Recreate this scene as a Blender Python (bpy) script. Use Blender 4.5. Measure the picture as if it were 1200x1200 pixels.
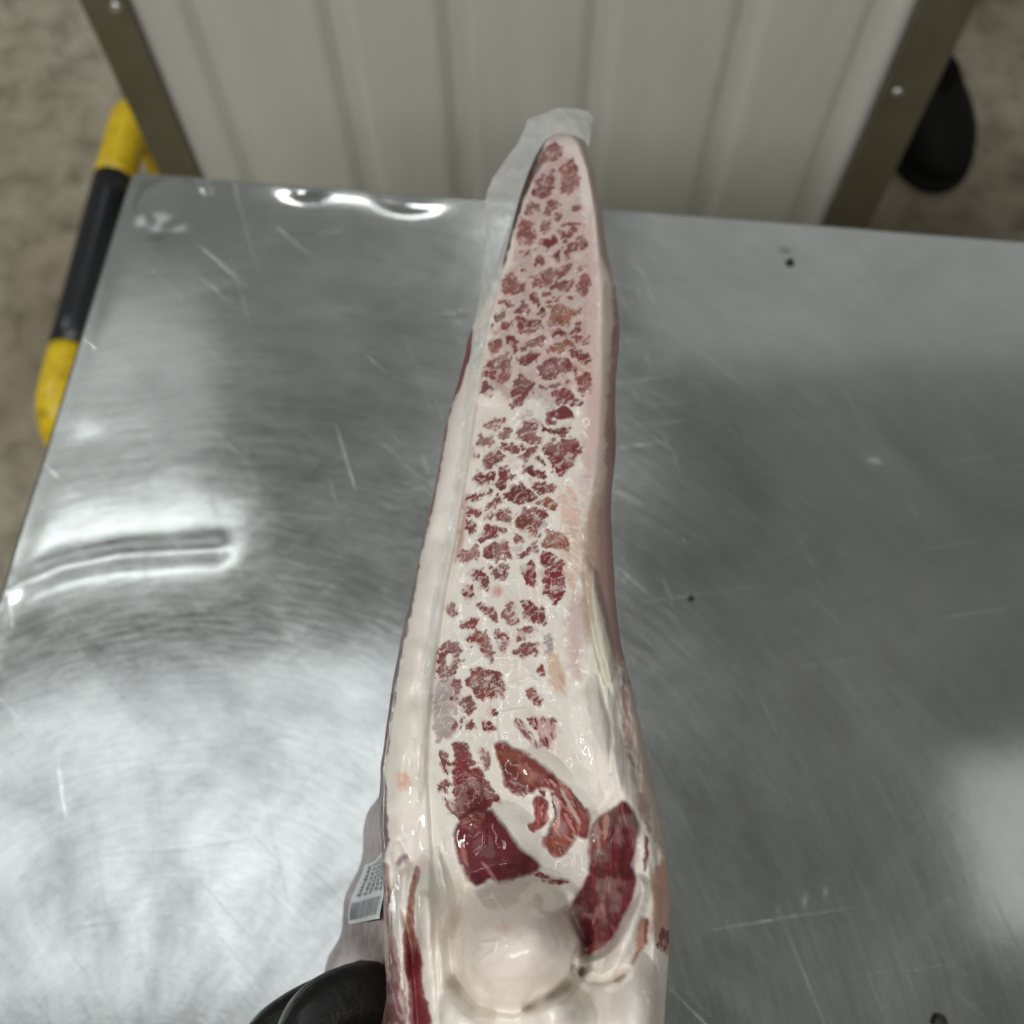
import bpy, math, random
import numpy as np
from mathutils import Matrix, Vector

for o in list(bpy.data.objects):
    bpy.data.objects.remove(o)
random.seed(4)
rng = np.random.default_rng(11)
scene = bpy.context.scene
COL = scene.collection

# ------------------------------------------------------------------ camera
F_PX = 1203.0                       # focal length for a 1200 px wide picture
PITCH = math.radians(67.0)          # looking down
ROLL = math.radians(-0.9)
CAM = np.array([0.0, 0.0, 1.43])
_fw = np.array([0, math.cos(PITCH), -math.sin(PITCH)])
_up0 = np.array([0, math.sin(PITCH), math.cos(PITCH)])
_rt0 = np.array([1.0, 0, 0])
_rt = math.cos(ROLL) * _rt0 + math.sin(ROLL) * _up0
_up = math.cos(ROLL) * _up0 - math.sin(ROLL) * _rt0
cam_d = bpy.data.cameras.new('camera')
cam = bpy.data.objects.new('camera', cam_d)
COL.objects.link(cam)
m = Matrix(((_rt[0], _up[0], -_fw[0], CAM[0]), (_rt[1], _up[1], -_fw[1], CAM[1]),
            (_rt[2], _up[2], -_fw[2], CAM[2]), (0, 0, 0, 1)))
cam.matrix_world = m
cam_d.sensor_width = 36.0
cam_d.lens = 36.0 * F_PX / 1200.0
cam_d.clip_start = 0.01
cam_d.clip_end = 60
cam_d.dof.use_dof = True
cam_d.dof.focus_distance = 0.325
cam_d.dof.aperture_fstop = 10.0
scene.camera = cam

def unproj(px, py, d):
    """photo pixel at axis depth d (metres) -> world point(s)"""
    px = np.asarray(px, float); py = np.asarray(py, float); d = np.asarray(d, float)
    a = ((px - 600) / F_PX * d)[..., None]; b = ((600 - py) / F_PX * d)[..., None]
    return CAM + a * _rt + b * _up + d[..., None] * _fw

def hit(px, py, z):
    """photo pixel -> point on the horizontal plane z"""
    r = (px - 600) / F_PX * _rt + (600 - py) / F_PX * _up + _fw
    return CAM + r * ((z - CAM[2]) / r[2])

def project(p):
    q = np.asarray(p) - CAM
    d = q @ _fw
    return 600 + (q @ _rt) / d * F_PX, 600 - (q @ _up) / d * F_PX, d

# ------------------------------------------------------------------ light
world = bpy.data.worlds.new('World'); scene.world = world
world.use_nodes = True
bg = world.node_tree.nodes['Background']
bg.inputs[0].default_value = (1.0, 1.0, 0.93, 1); bg.inputs[1].default_value = 0.17

def area_lamp(name, loc, sx, sy, radiance, col=(1, 1, 1), rz=0.0):
    l = bpy.data.lights.new(name, 'AREA'); l.shape = 'RECTANGLE'; l.size = sx; l.size_y = sy
    l.energy = radiance * math.pi * sx * sy; l.color = col
    o = bpy.data.objects.new(name, l); COL.objects.link(o); o.location = loc
    o.rotation_euler = (0, 0, rz)
    return o
area_lamp('ceiling_lamp_and_fill', (-0.80, 0.28, 3.0), 1.30, 0.88, 1.0, (0.93, 0.98, 1.0), 0.06)
area_lamp('ceiling_lamp_and_fill', (-1.34, 1.40, 3.0), 0.86, 1.06, 0.36, (0.95, 0.99, 1.0), 0.08)
area_lamp('ceiling_lamp_and_fill', (-0.80, 1.95, 3.05), 2.3, 2.1, 0.07, (0.98, 1.0, 0.99))  # stand-in for light bounced off the ceiling, no real lamp
area_lamp('tube_lamp_and_fill', (-1.15, 1.12, 2.98), 0.75, 0.03, 9.0, (0.95, 0.99, 1.0), 0.08)
area_lamp('ceiling_lamp_and_fill', (1.35, 2.35, 3.05), 1.9, 1.4, 0.19, (0.98, 1.0, 0.99))  # another ceiling-bounce stand-in, over the far right of the table
area_lamp('ceiling_lamp_and_fill', (1.38, 0.24, 3.05), 0.46, 0.46, 0.50, (0.97, 1.0, 1.0))
area_lamp('tube_lamp_and_fill', (-0.60, 3.3, 3.4), 0.34, 0.10, 40.0, (0.97, 1.0, 0.99), 0.05)
area_lamp('tube_lamp_and_fill', (-2.3, 0.9, 3.2), 0.07, 1.6, 68.0, (0.97, 1.0, 0.98), 0.1)  # added off to the left to brighten the floor
area_lamp('tube_lamp_and_fill', (0.25, -0.75, 3.0), 1.3, 0.045, 22.0, (1.0, 0.99, 0.96), 0.05)
area_lamp('ceiling_lamp_and_fill', (-0.6, -1.8, 3.2), 2.8, 0.8, 8.5, (1.0, 0.99, 0.96), 0.0)  # fill added behind the camera to brighten the container front
area_lamp('tube_lamp_and_fill', (0.05, 1.45, 3.0), 0.022, 2.1, 15.0, (0.98, 1.0, 1.0), 0.0)  # made-up strip above the slab, gives the film its glints

vs = scene.view_settings
vs.view_transform = 'Standard'; vs.look = 'None'; vs.exposure = 0.0; vs.gamma = 1.0
vs.use_curve_mapping = False
scene.render.engine = 'CYCLES'
scene.cycles.use_denoising = True
scene.cycles.max_bounces = 5
scene.cycles.transparent_max_bounces = 8
scene.cycles.caustics_reflective = False
scene.cycles.caustics_refractive = False

# ------------------------------------------------------------------ helpers
def lin(r, g, b):
    f = lambda c: (c / 255) / 12.92 if c <= 10 else (((c / 255) + 0.055) / 1.055) ** 2.4
    return np.array([f(r), f(g), f(b)])

class NT:
    def __init__(self, name):
        self.m = bpy.data.materials.new(name); self.m.use_nodes = True
        self.t = self.m.node_tree; self.p = self.t.nodes['Principled BSDF']
    def n(self, kind, **kw):
        nd = self.t.nodes.new(kind)
        for k, v in kw.items():
            if k.startswith('i_'):
                key = k[2:].replace('_', ' ')
                nd.inputs[int(key) if key.isdigit() else key].default_value = v
            else: setattr(nd, k, v)
        return nd
    def l(self, a, ao, b, bi): self.t.links.new(a.outputs[ao], b.inputs[bi])
    def ramp(self, src, so, stops):
        r = self.n('ShaderNodeValToRGB')
        e = r.color_ramp.elements
        while len(e) < len(stops): e.new(0.5)
        for k, (p, c) in enumerate(stops):
            e[k].position = p; e[k].color = (*c, 1) if len(c) == 3 else c
        self.l(src, so, r, 0); return r
    def noise(self, scale, detail=4, rough=0.55, coord=None, dist=0.0):
        nz = self.n('ShaderNodeTexNoise'); nz.inputs['Scale'].default_value = scale
        nz.inputs['Detail'].default_value = detail; nz.inputs['Roughness'].default_value = rough
        nz.inputs['Distortion'].default_value = dist
        if coord is not None: self.l(coord[0], coord[1], nz, 'Vector')
        return nz
    def coord(self, out='Object', scale=(1, 1, 1), rot=(0, 0, 0), loc=(0, 0, 0)):
        c = self.n('ShaderNodeTexCoord'); mp = self.n('ShaderNodeMapping')
        mp.inputs['Scale'].default_value = scale; mp.inputs['Rotation'].default_value = rot
        mp.inputs['Location'].default_value = loc
        self.l(c, out, mp, 0); return (mp, 0)
    def bump(self, src, so, dist, strength=1.0, normal=None):
        b = self.n('ShaderNodeBump'); b.inputs['Distance'].default_value = dist
        b.inputs['Strength'].default_value = strength; self.l(src, so, b, 'Height')
        if normal: self.l(normal, 0, b, 'Normal')
        return b
    def set(self, **kw):
        for k, v in kw.items(): self.p.inputs[k.replace('_', ' ')].default_value = v
        return self

def mesh_obj(name, verts, faces, mat=None, parent=None, smooth=True):
    me = bpy.data.meshes.new(name)
    me.from_pydata([tuple(v) for v in verts], [], faces)
    me.update()
    if smooth: me.shade_smooth()
    return link(name, me, mat, parent)

def link(name, me, mat, parent):
    o = bpy.data.objects.new(name, me); COL.objects.link(o)
    if mat: me.materials.append(mat)
    if parent:
        o.parent = parent
        o.matrix_parent_inverse = Matrix.Translation(-parent.location) if parent.type == 'EMPTY' else Matrix.Identity(4)
    return o

def np_mesh(name, V, Q, mat, parent, colors=None, normals=None):
    me = bpy.data.meshes.new(name)
    me.vertices.add(len(V)); me.vertices.foreach_set('co', np.ascontiguousarray(V, np.float32).ravel())
    me.loops.add(Q.size); me.loops.foreach_set('vertex_index', np.ascontiguousarray(Q, np.int32).ravel())
    me.polygons.add(len(Q))
    me.polygons.foreach_set('loop_start', np.arange(0, Q.size, Q.shape[1], dtype=np.int32))
    me.update(calc_edges=True)
    me.shade_smooth()
    if colors is not None:
        at = me.color_attributes.new('tint', 'FLOAT_COLOR', 'POINT')
        c4 = np.ones((len(V), 4), np.float32); c4[:, :colors.shape[1]] = colors
        at.data.foreach_set('color', c4.ravel())
    if normals is not None:
        me.normals_split_custom_set_from_vertices([tuple(n) for n in normals])
    return link(name, me, mat, parent)

def empty(name, loc, label, cat, group=None):
    o = bpy.data.objects.new(name, None); COL.objects.link(o); o.location = Vector(tuple(loc))
    o.empty_display_size = 0.05
    return tag(o, label, cat, group)
def tag(o, label, cat, group=None):
    o['label'] = label; o['category'] = cat
    if group: o['group'] = group
    return o

def box(name, c, s, mat, parent, R=None, bev=0.0):
    """box centred at c with full sizes s; R 3x3 rotation (columns = local axes)"""
    import bmesh
    bm = bmesh.new(); bmesh.ops.create_cube(bm, size=1.0)
    bmesh.ops.scale(bm, vec=s, verts=bm.verts)
    if bev: bmesh.ops.bevel(bm, geom=bm.edges[:], offset=bev, segments=2, affect='EDGES', profile=0.6)
    M = Matrix.Identity(4) if R is None else Matrix([list(r) for r in R]).to_4x4()
    M.translation = Vector(tuple(c))
    bm.transform(M)
    me = bpy.data.meshes.new(name); bm.to_mesh(me); bm.free()
    return link(name, me, mat, parent)

def tube(name, path, rad, mat, parent, seg=16, caps=True):
    """round tube along path (list of points); rad a number or one per point"""
    P = np.array(path, float); n = len(P)
    rad = np.full(n, rad) if np.isscalar(rad) else np.array(rad)
    T = np.gradient(P, axis=0); T /= np.linalg.norm(T, axis=1)[:, None]
    a = np.array([0, 0, 1.0]) if abs(T[0][2]) < 0.9 else np.array([1.0, 0, 0])
    V = []; F = []
    for i in range(n):
        a = a - T[i] * (a @ T[i]); a /= np.linalg.norm(a); b = np.cross(T[i], a)
        for k in range(seg):
            t = 2 * math.pi * k / seg
            V.append(P[i] + rad[i] * (math.cos(t) * a + math.sin(t) * b))
    for i in range(n - 1):
        for k in range(seg):
            k2 = (k + 1) % seg
            F.append((i * seg + k, i * seg + k2, (i + 1) * seg + k2, (i + 1) * seg + k))
    if caps:
        F.append(tuple(range(seg))[::-1]); F.append(tuple((n - 1) * seg + k for k in range(seg)))
    return mesh_obj(name, V, F, mat, parent)

def vnoise(X, Y, scale, seed=0, octaves=1):
    """smooth value noise, about -1..1"""
    out = np.zeros_like(X); amp = 1.0; tot = 0
    for o in range(octaves):
        r = np.random.default_rng(seed + 17 * o); tab = r.uniform(-1, 1, (256, 256))
        x = X / scale; y = Y / scale
        xi = np.floor(x).astype(int); yi = np.floor(y).astype(int)
        fx = x - xi; fy = y - yi
        fx = fx * fx * (3 - 2 * fx); fy = fy * fy * (3 - 2 * fy)
        g = lambda a, b: tab[a & 255, b & 255]
        v = (g(xi, yi) * (1 - fx) + g(xi + 1, yi) * fx) * (1 - fy) + (g(xi, yi + 1) * (1 - fx) + g(xi + 1, yi + 1) * fx) * fy
        out += amp * v; tot += amp; amp *= 0.5; scale *= 0.5
    return out / tot

def voronoi(X, Y, size, ang, stretch, seed):
    """F2-F1 (cell-border distance), and a random number per cell"""
    c, s = math.cos(ang), math.sin(ang)
    U = (X * c + Y * s) / (size * stretch); W = (-X * s + Y * c) / size
    r = np.random.default_rng(seed); jx = r.uniform(0.1, 0.9, (128, 128)); jy = r.uniform(0.1, 0.9, (128, 128)); rv = r.uniform(0, 1, (128, 128))
    ui = np.floor(U).astype(int); wi = np.floor(W).astype(int)
    f1 = np.full(X.shape, 9.0); f2 = np.full(X.shape, 9.0); cell = np.zeros(X.shape)
    for du in (-1, 0, 1):
        for dw in (-1, 0, 1):
            a = (ui + du) & 127; b = (wi + dw) & 127
            dd = np.hypot(U - (ui + du + jx[a, b]), W - (wi + dw + jy[a, b]))
            near = dd < f1
            f2 = np.where(near, f1, np.minimum(f2, dd)); cell = np.where(near, rv[a, b], cell); f1 = np.where(near, dd, f1)
    return f2 - f1, cell

def sstep(a, b, x):
    t = np.clip((x - a) / (b - a), 0, 1); return t * t * (3 - 2 * t)

def poly_sd(pts, X, Y):
    """signed distance to a closed polygon, negative inside"""
    P = np.array(pts, float); n = len(P)
    d = np.full(X.shape, 1e9); ins = np.zeros(X.shape, bool)
    for i in range(n):
        ax, ay = P[i]; bx, by = P[(i + 1) % n]
        ex, ey = bx - ax, by - ay
        t = np.clip(((X - ax) * ex + (Y - ay) * ey) / (ex * ex + ey * ey + 1e-9), 0, 1)
        d = np.minimum(d, np.hypot(X - ax - t * ex, Y - ay - t * ey))
        if ay != by:
            ins ^= ((ay > Y) != (by > Y)) & (X < (bx - ax) * (Y - ay) / (by - ay) + ax)
    return np.where(ins, -d, d)

def line_d(pts, X, Y):
    d = np.full(X.shape, 1e9)
    for (ax, ay), (bx, by) in zip(pts[:-1], pts[1:]):
        ex, ey = bx - ax, by - ay
        t = np.clip(((X - ax) * ex + (Y - ay) * ey) / (ex * ex + ey * ey + 1e-9), 0, 1)
        d = np.minimum(d, np.hypot(X - ax - t * ex, Y - ay - t * ey))
    return d

# ------------------------------------------------------------------ floor
ZT = 0.85                                            # table top height
mf = NT('concrete')
co = mf.coord('Object')
n1 = mf.noise(1.6, 6, 0.6, co); n2 = mf.noise(14, 6, 0.65, co, 0.4); n3 = mf.noise(160, 3, 0.6, co)
r1 = mf.ramp(n1, 0, [(0.30, lin(122, 110, 88)), (0.52, lin(166, 157, 138)), (0.72, lin(190, 184, 170))])
r2 = mf.ramp(n2, 0, [(0.33, (0.35, 0.33, 0.28)), (0.5, (0.86, 0.85, 0.82)), (0.68, (1.1, 1.1, 1.1))])
mx = mf.n('ShaderNodeMixRGB', blend_type='MULTIPLY'); mx.inputs[0].default_value = 0.8
mf.l(r1, 0, mx, 1); mf.l(r2, 0, mx, 2); mf.l(mx, 0, mf.p, 'Base Color')
mf.l(mf.bump(n3, 0, 0.002, 0.6), 0, mf.p, 'Normal'); mf.set(Roughness=0.62)
fl = mesh_obj('floor', [(-9, -9, 0), (9, -9, 0), (9, 9, 0), (-9, 9, 0)], [(0, 1, 2, 3)], mf.m)
fl['kind'] = 'structure'

# ------------------------------------------------------------------ steel table
A = hit(156, 203, ZT); B = hit(5, 690, ZT)
ev = (B - A); ev[2] = 0; ev /= np.linalg.norm(ev)      # along the left edge, towards the viewer
eu = np.array([-ev[1], ev[0], 0.0])                    # along the far edge, to the right
if eu[0] < 0: eu = -eu
TW, TD = 1.35, 0.86
def T(u, v, z=0.0): return A + u * eu + v * ev + np.array([0, 0, z])
def tuv(px, py):
    p = hit(px, py, ZT) - A
    return p @ eu, p @ ev

ms = NT('brushed_steel')
uvn = ms.n('ShaderNodeUVMap')
def swirl(cu, cv, rs, ts):
    sx = ms.n('ShaderNodeSeparateXYZ'); ms.l(uvn, 0, sx, 0)
    def mth(op, a, b=None):
        q = ms.n('ShaderNodeMath', operation=op)
        for k, v in enumerate((a, b)):
            if v is None: continue
            if isinstance(v, (int, float)): q.inputs[k].default_value = v
            else: ms.l(v[0], v[1], q, k)
        return (q, 0)
    dx = mth('SUBTRACT', (sx, 0), cu); dy = mth('SUBTRACT', (sx, 1), cv)
    rr = mth('SQRT', mth('ADD', mth('MULTIPLY', dx, dx), mth('MULTIPLY', dy, dy)))
    th = mth('ARCTAN2', dy, dx)
    cb = ms.n('ShaderNodeCombineXYZ')
    a = mth('MULTIPLY', rr, rs); b = mth('MULTIPLY', th, ts)
    ms.l(a[0], 0, cb, 0); ms.l(b[0], 0, cb, 1)
    return (cb, 0)
cu, cv = tuv(170, 1330)
s1 = ms.noise(1.0, 5, 0.7, swirl(cu, cv, 420, 9))
s2 = ms.noise(1.0, 4, 0.7, swirl(cu + 0.9, cv + 0.5, 260, 16))
mp = ms.n('ShaderNodeMapping', vector_type='TEXTURE'); mp.inputs['Scale'].default_value = (1 / 22, 1 / 420, 1); mp.inputs['Rotation'].default_value = (0, 0, math.radians(34))
ms.l(uvn, 0, mp, 0); s3 = ms.noise(1.0, 3, 0.6, (mp, 0))
blot = ms.noise(7.0, 5, 0.6, (uvn, 0), 0.6)
fine = ms.noise(40.0, 4, 0.6, (uvn, 0))
def mixf(a, b, f):
    q = ms.n('ShaderNodeMix'); q.inputs[0].default_value = f
    ms.l(a[0], a[1], q, 2); ms.l(b[0], b[1], q, 3); return (q, 0)
streak = mixf((s1, 0), (s2, 0), 0.18); streak = mixf(streak, (s3, 0), 0.15)
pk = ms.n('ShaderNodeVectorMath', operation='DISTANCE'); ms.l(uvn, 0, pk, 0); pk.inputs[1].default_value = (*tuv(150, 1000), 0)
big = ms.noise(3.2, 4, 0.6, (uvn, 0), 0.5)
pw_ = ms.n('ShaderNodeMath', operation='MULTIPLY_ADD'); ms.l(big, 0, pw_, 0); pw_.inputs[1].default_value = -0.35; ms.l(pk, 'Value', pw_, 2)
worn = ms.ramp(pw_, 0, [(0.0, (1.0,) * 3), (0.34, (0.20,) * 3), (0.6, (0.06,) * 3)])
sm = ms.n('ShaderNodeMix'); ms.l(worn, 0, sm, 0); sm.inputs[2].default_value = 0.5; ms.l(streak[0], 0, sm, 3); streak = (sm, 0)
rr = ms.ramp(streak[0], 0, [(0.35, (0.06,) * 3), (0.62, (0.15,) * 3)])
scf = ms.noise(1.0, 5, 0.62, swirl(cu, cv, 26, 4.5), 0.3)
rb = ms.ramp(blot, 0, [(0.3, (0.0,) * 3), (0.7, (0.06,) * 3)])
ra = ms.n('ShaderNodeMath', operation='ADD'); ms.l(rr, 0, ra, 0); ms.l(rb, 0, ra, 1); ms.l(ra, 0, ms.p, 'Roughness')
rc = ms.ramp(blot, 0, [(0.3, (0.50, 0.52, 0.51)), (0.65, (0.68, 0.70, 0.69))])
rs_ = ms.ramp(streak[0], 0, [(0.33, (0.78,) * 3), (0.52, (1.0,) * 3), (0.68, (1.16,) * 3)])
mm = ms.n('ShaderNodeMixRGB', blend_type='MULTIPLY'); mm.inputs[0].default_value = 1
ms.l(rc, 0, mm, 1); ms.l(rs_, 0, mm, 2)
rq = ms.ramp(scf, 0, [(0.32, (0.74,) * 3), (0.5, (0.98,) * 3), (0.66, (1.16,) * 3)])
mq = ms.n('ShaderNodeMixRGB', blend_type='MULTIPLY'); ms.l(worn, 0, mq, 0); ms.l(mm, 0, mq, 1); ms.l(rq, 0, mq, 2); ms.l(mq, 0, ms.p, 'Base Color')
scr = []
for (ang, sc_, sd_) in ((38, (6, 620, 1), 3.1), (66, (5, 560, 1), 7.7), (-14, (6, 600, 1), 1.3)):
    q = ms.n('ShaderNodeMapping', vector_type='TEXTURE'); q.inputs['Scale'].default_value = (1 / sc_[0], 1 / sc_[1], 1); q.inputs['Rotation'].default_value = (0, 0, math.radians(ang)); q.inputs['Location'].default_value = (sd_, sd_, 0)
    ms.l(uvn, 0, q, 0); z_ = ms.noise(1.0, 2, 0.5, (q, 0)); scr.append(ms.ramp(z_, 0, [(0.70, (0,) * 3), (0.76, (1,) * 3)]))
sa = ms.n('ShaderNodeMath', operation='MAXIMUM'); ms.l(scr[0], 0, sa, 0); ms.l(scr[1], 0, sa, 1)
sb_ = ms.n('ShaderNodeMath', operation='MAXIMUM'); ms.l(sa, 0, sb_, 0); ms.l(scr[2], 0, sb_, 1)
ra2 = ms.n('ShaderNodeMath', operation='MULTIPLY_ADD'); ms.l(sb_, 0, ra2, 0); ra2.inputs[1].default_value = 0.12; ms.l(ra, 0, ra2, 2); ms.l(ra2, 0, ms.p, 'Roughness')
b0 = ms.bump(sb_, 0, 0.0003, 0.16)
b1 = ms.bump(streak[0], 0, 0.00010, 0.45, b0); b2 = ms.bump(fine, 0, 0.0002, 0.25, b1); ms.l(b2, 0, ms.p, 'Normal')
ms.set(Metallic=1.0, Anisotropic=0.0)

table = empty('steel_table', T(TW / 2, TD / 2, -ZT), 'scratched stainless steel work table under the packed beef', 'table')
NU, NV = 560, 360
uu = np.linspace(0.0, TW, NU); vv = np.linspace(0.0, TD, NV)
U, W = np.meshgrid(uu, vv)
Zt = np.zeros_like(U)
def gauss(px, py, rx, ry, h, ang=0.0):
    global Zt
    u, v = tuv(px, py); c, s = math.cos(ang), math.sin(ang)
    a = (U - u) * c + (W - v) * s; b = -(U - u) * s + (W - v) * c
    Zt = Zt + h * np.exp(-(a / rx) ** 2 - (b / ry) ** 2)
Zt += 0.0006 * vnoise(U, W, 0.22, 3, 2)
Zt += -0.0006 * np.exp(-(W / 0.010) ** 2)       # far edge rolled down
Zt += -0.0007 * np.exp(-(U / 0.010) ** 2)               # left edge rolled down
pu = [tuv(x, y) for x, y in ((8, 692), (70, 664), (140, 650), (255, 643))]
dl = line_d(pu, U, W)
Zt += -0.0008 * np.exp(-(dl / 0.0080) ** 2)              # the long crease by the left edge
gauss(182, 268, 0.012, 0.009, -0.0016)
gauss(96, 520, 0.02, 0.016, -0.0009)
gauss(357, 221, 0.012, 0.009, -0.0016); gauss(478, 238, 0.018, 0.008, -0.0016)
gauss(1025, 546, 0.005, 0.004, 0.0006); gauss(920, 300, 0.007, 0.006, -0.0008)
for (x, y) in ((920, 1064), (950, 1053), (974, 1043)): gauss(x, y, 0.003, 0.006, -0.0006, 0.3)
ru, rv_ = tuv(199, 238)
ring = np.hypot(U - ru, W - rv_)
Zt += 0.0005 * np.exp(-((ring - 0.021) / 0.004) ** 2)
V = A + U[..., None] * eu + W[..., None] * ev
V[..., 2] += Zt
idx = np.arange(NU * NV).reshape(NV, NU)
Q = np.stack([idx[:-1, :-1], idx[1:, :-1], idx[1:, 1:], idx[:-1, 1:]], -1).reshape(-1, 4)
top = np_mesh('tabletop', V.reshape(-1, 3), Q, ms.m, table)
uvl = top.data.uv_layers.new(name='UVMap')
uvd = np.stack([U.ravel()[Q.ravel()], W.ravel()[Q.ravel()]], -1)
uvl.data.foreach_set('uv', uvd.astype(np.float32).ravel())
# flanges: thin bent sides of the sheet
mp2 = NT('plain_steel'); mp2.set(Metallic=1.0, Roughness=0.3); mp2.p.inputs['Base Color'].default_value = (0.55, 0.57, 0.57, 1)
def flange(edge):
    P = V[0, :] if edge == 'far' else V[-1, :] if edge == 'near' else V[:, 0] if edge == 'left' else V[:, -1]
    out = {'far': -ev, 'near': ev, 'left': -eu, 'right': eu}[edge]
    Vs = []; n = len(P)
    for k, (o, z) in enumerate(((0.0, 0.0), (0.0022, -0.0012), (0.0032, -0.004), (0.0034, -0.045), (0.0014, -0.047))):
        Vs += [p + out * o + np.array([0, 0, z]) for p in P]
    Fs = [(k * n + i, k * n + i + 1, (k + 1) * n + i + 1, (k + 1) * n + i) for k in range(4) for i in range(n - 1)]
    return mesh_obj('edge_flange', Vs, Fs, mp2.m, table)
for e in ('far', 'near', 'left', 'right'): flange(e)
RT = np.stack([eu, ev, np.array([0, 0, 1.0])], 1)
for (a, b) in ((0.06, 0.06), (TW - 0.06, 0.06), (0.06, TD - 0.06), (TW - 0.06, TD - 0.06)):
    lg = tube('leg', [T(a, b, -0.02), T(a, b, -0.4), T(a, b, -ZT + 0.03)], 0.02, mp2.m, table)
    tube('foot', [T(a, b, -ZT + 0.032), T(a, b, -ZT + 0.02), T(a, b, -ZT + 0.001)], [0.022, 0.026, 0.028], mp2.m, lg)
box('under_shelf', T(TW / 2, TD / 2, -0.62), (TW - 0.1, TD - 0.1, 0.03), mp2.m, table, RT, 0.004)

# ------------------------------------------------------------------ ribbed container beyond the table
mw = NT('grey_white_sheet')
cw = mw.noise(1.0, 7, 0.65, mw.coord('Object', (9, 9, 2.2)), 0.4)
mw.l(mw.ramp(cw, 0, [(0.22, lin(206, 204, 193)), (0.45, lin(222, 222, 213)), (0.7, lin(230, 230, 222))]), 0, mw.p, 'Base Color'); mw.set(Roughness=0.45)
mpst = NT('olive_steel'); np_ = mpst.noise(12, 5, 0.6, mpst.coord('Object'))
mpst.l(mpst.ramp(np_, 0, [(0.3, lin(112, 106, 86)), (0.7, lin(132, 125, 104))]), 0, mpst.p, 'Base Color')
mpst.set(Roughness=0.42, Metallic=0.35)
mriv = NT('rivet_zinc'); mriv.set(Metallic=1.0, Roughness=0.35); mriv.p.inputs['Base Color'].default_value = (0.75, 0.75, 0.74, 1)
YC = 1.02
def wallpt(px, py, y):                                 # pixel onto the vertical plane at distance y
    r = (px - 600) / F_PX * _rt + (600 - py) / F_PX * _up + _fw
    return CAM + r * ((y - CAM[1]) / r[1])
xl = wallpt(98, 0, YC)[0]; xr = wallpt(1140, 0, YC)[0]
xli = wallpt(152, 0, YC)[0]; xri = wallpt(1075, 0, YC)[0]
ZC0, ZC1, DC = 0.02, 1.0, 0.8
cont = empty('storage_container', ((xl + xr) / 2, YC + DC / 2, 0), 'grey white ribbed sheet container with dark corner posts behind the table', 'container')
# front and back: flat sheets between vertical grooves
gx = [wallpt(x, 100, YC)[0] for x in (262, 408, 537, 698, 858, 1000)]
def panel_run(y, sgn):
    edges = [xli] + gx + [xri]
    for a, b in zip(edges[:-1], edges[1:]):
        lo = a + (0.016 if a != xli else -0.004); hi = b - (0.016 if b != xri else -0.004)
        Vs = []
        prof = ((lo - 0.011, 0.015), (lo + 0.004, 0.0018), (lo + 0.010, 0.0), (hi - 0.010, 0.0), (hi - 0.004, 0.0018), (hi + 0.011, 0.015))
        for z in (ZC0 + 0.06, ZC1 - 0.04):
            for (x, d) in prof: Vs.append((x, y + sgn * d, z))
        n = len(prof)
        Fs = [(i, i + 1, n + i + 1, n + i) if sgn > 0 else (i + 1, i, n + i, n + i + 1) for i in range(n - 1)]
        mesh_obj('sheet_panel', Vs, Fs, mw.m, cont, False)
    for x in gx:
        Vs = []; prof = ((x - 0.012, 0.018), (x - 0.006, 0.0148), (x, 0.0145), (x + 0.006, 0.0148), (x + 0.012, 0.018))
        for z in (ZC0 + 0.06, ZC1 - 0.04):
            for (q, d) in prof: Vs.append((q, y + sgn * d, z))
        n = 5
        mesh_obj('groove', Vs, [(i, i + 1, n + i + 1, n + i) if sgn > 0 else (i + 1, i, n + i, n + i + 1) for i in range(n - 1)], mw.m, cont)
panel_run(YC, 1)
box('side_panel', (xl + 0.012, YC + DC / 2, (ZC0 + ZC1) / 2), (0.014, DC - 0.02, ZC1 - ZC0 - 0.1), mw.m, cont)
box('side_panel', (xr - 0.012, YC + DC / 2, (ZC0 + ZC1) / 2), (0.014, DC - 0.02, ZC1 - ZC0 - 0.1), mw.m, cont)
box('back_panel', ((xl + xr) / 2, YC + DC - 0.02, (ZC0 + ZC1) / 2), (xr - xl - 0.04, 0.014, ZC1 - ZC0 - 0.1), mw.m, cont)
box('lid', ((xl + xr) / 2, YC + DC / 2, ZC1 + 0.012), (xr - xl + 0.02, DC + 0.02, 0.03), mw.m, cont, None, 0.004)
box('base_rail', ((xl + xr) / 2, YC + DC / 2, ZC0 + 0.02), (xr - xl - 0.01, DC - 0.02, 0.07), mpst.m, cont, None, 0.003)
def post(x0, x1, y, zs):
    w = x1 - x0
    p = box('corner_post', ((x0 + x1) / 2, y, (ZC0 + ZC1) / 2 - 0.02), (w, 0.008, ZC1 - ZC0 + 0.02), mpst.m, cont, None, 0.002)
    for (rx, rz) in zs:
        import bmesh
        bm = bmesh.new(); bmesh.ops.create_uvsphere(bm, u_segments=14, v_segments=8, radius=0.008)
        bmesh.ops.scale(bm, vec=(1, 0.55, 1), verts=bm.verts); bmesh.ops.translate(bm, vec=(rx, y - 0.004, rz), verts=bm.verts)
        me = bpy.data.meshes.new('rivet'); bm.to_mesh(me); bm.free(); me.shade_smooth()
        link('rivet', me, mriv.m, p)
yp = YC - 0.008
a = wallpt(137, 6, yp); b = wallpt(1051, 106, yp)
post(xl, xli, yp, [(a[0], a[2]), (a[0], a[2] - 0.38), (a[0], a[2] + 0.38)])
post(xri, xr, yp, [(b[0], b[2]), (b[0], b[2] + 0.38)])
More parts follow.
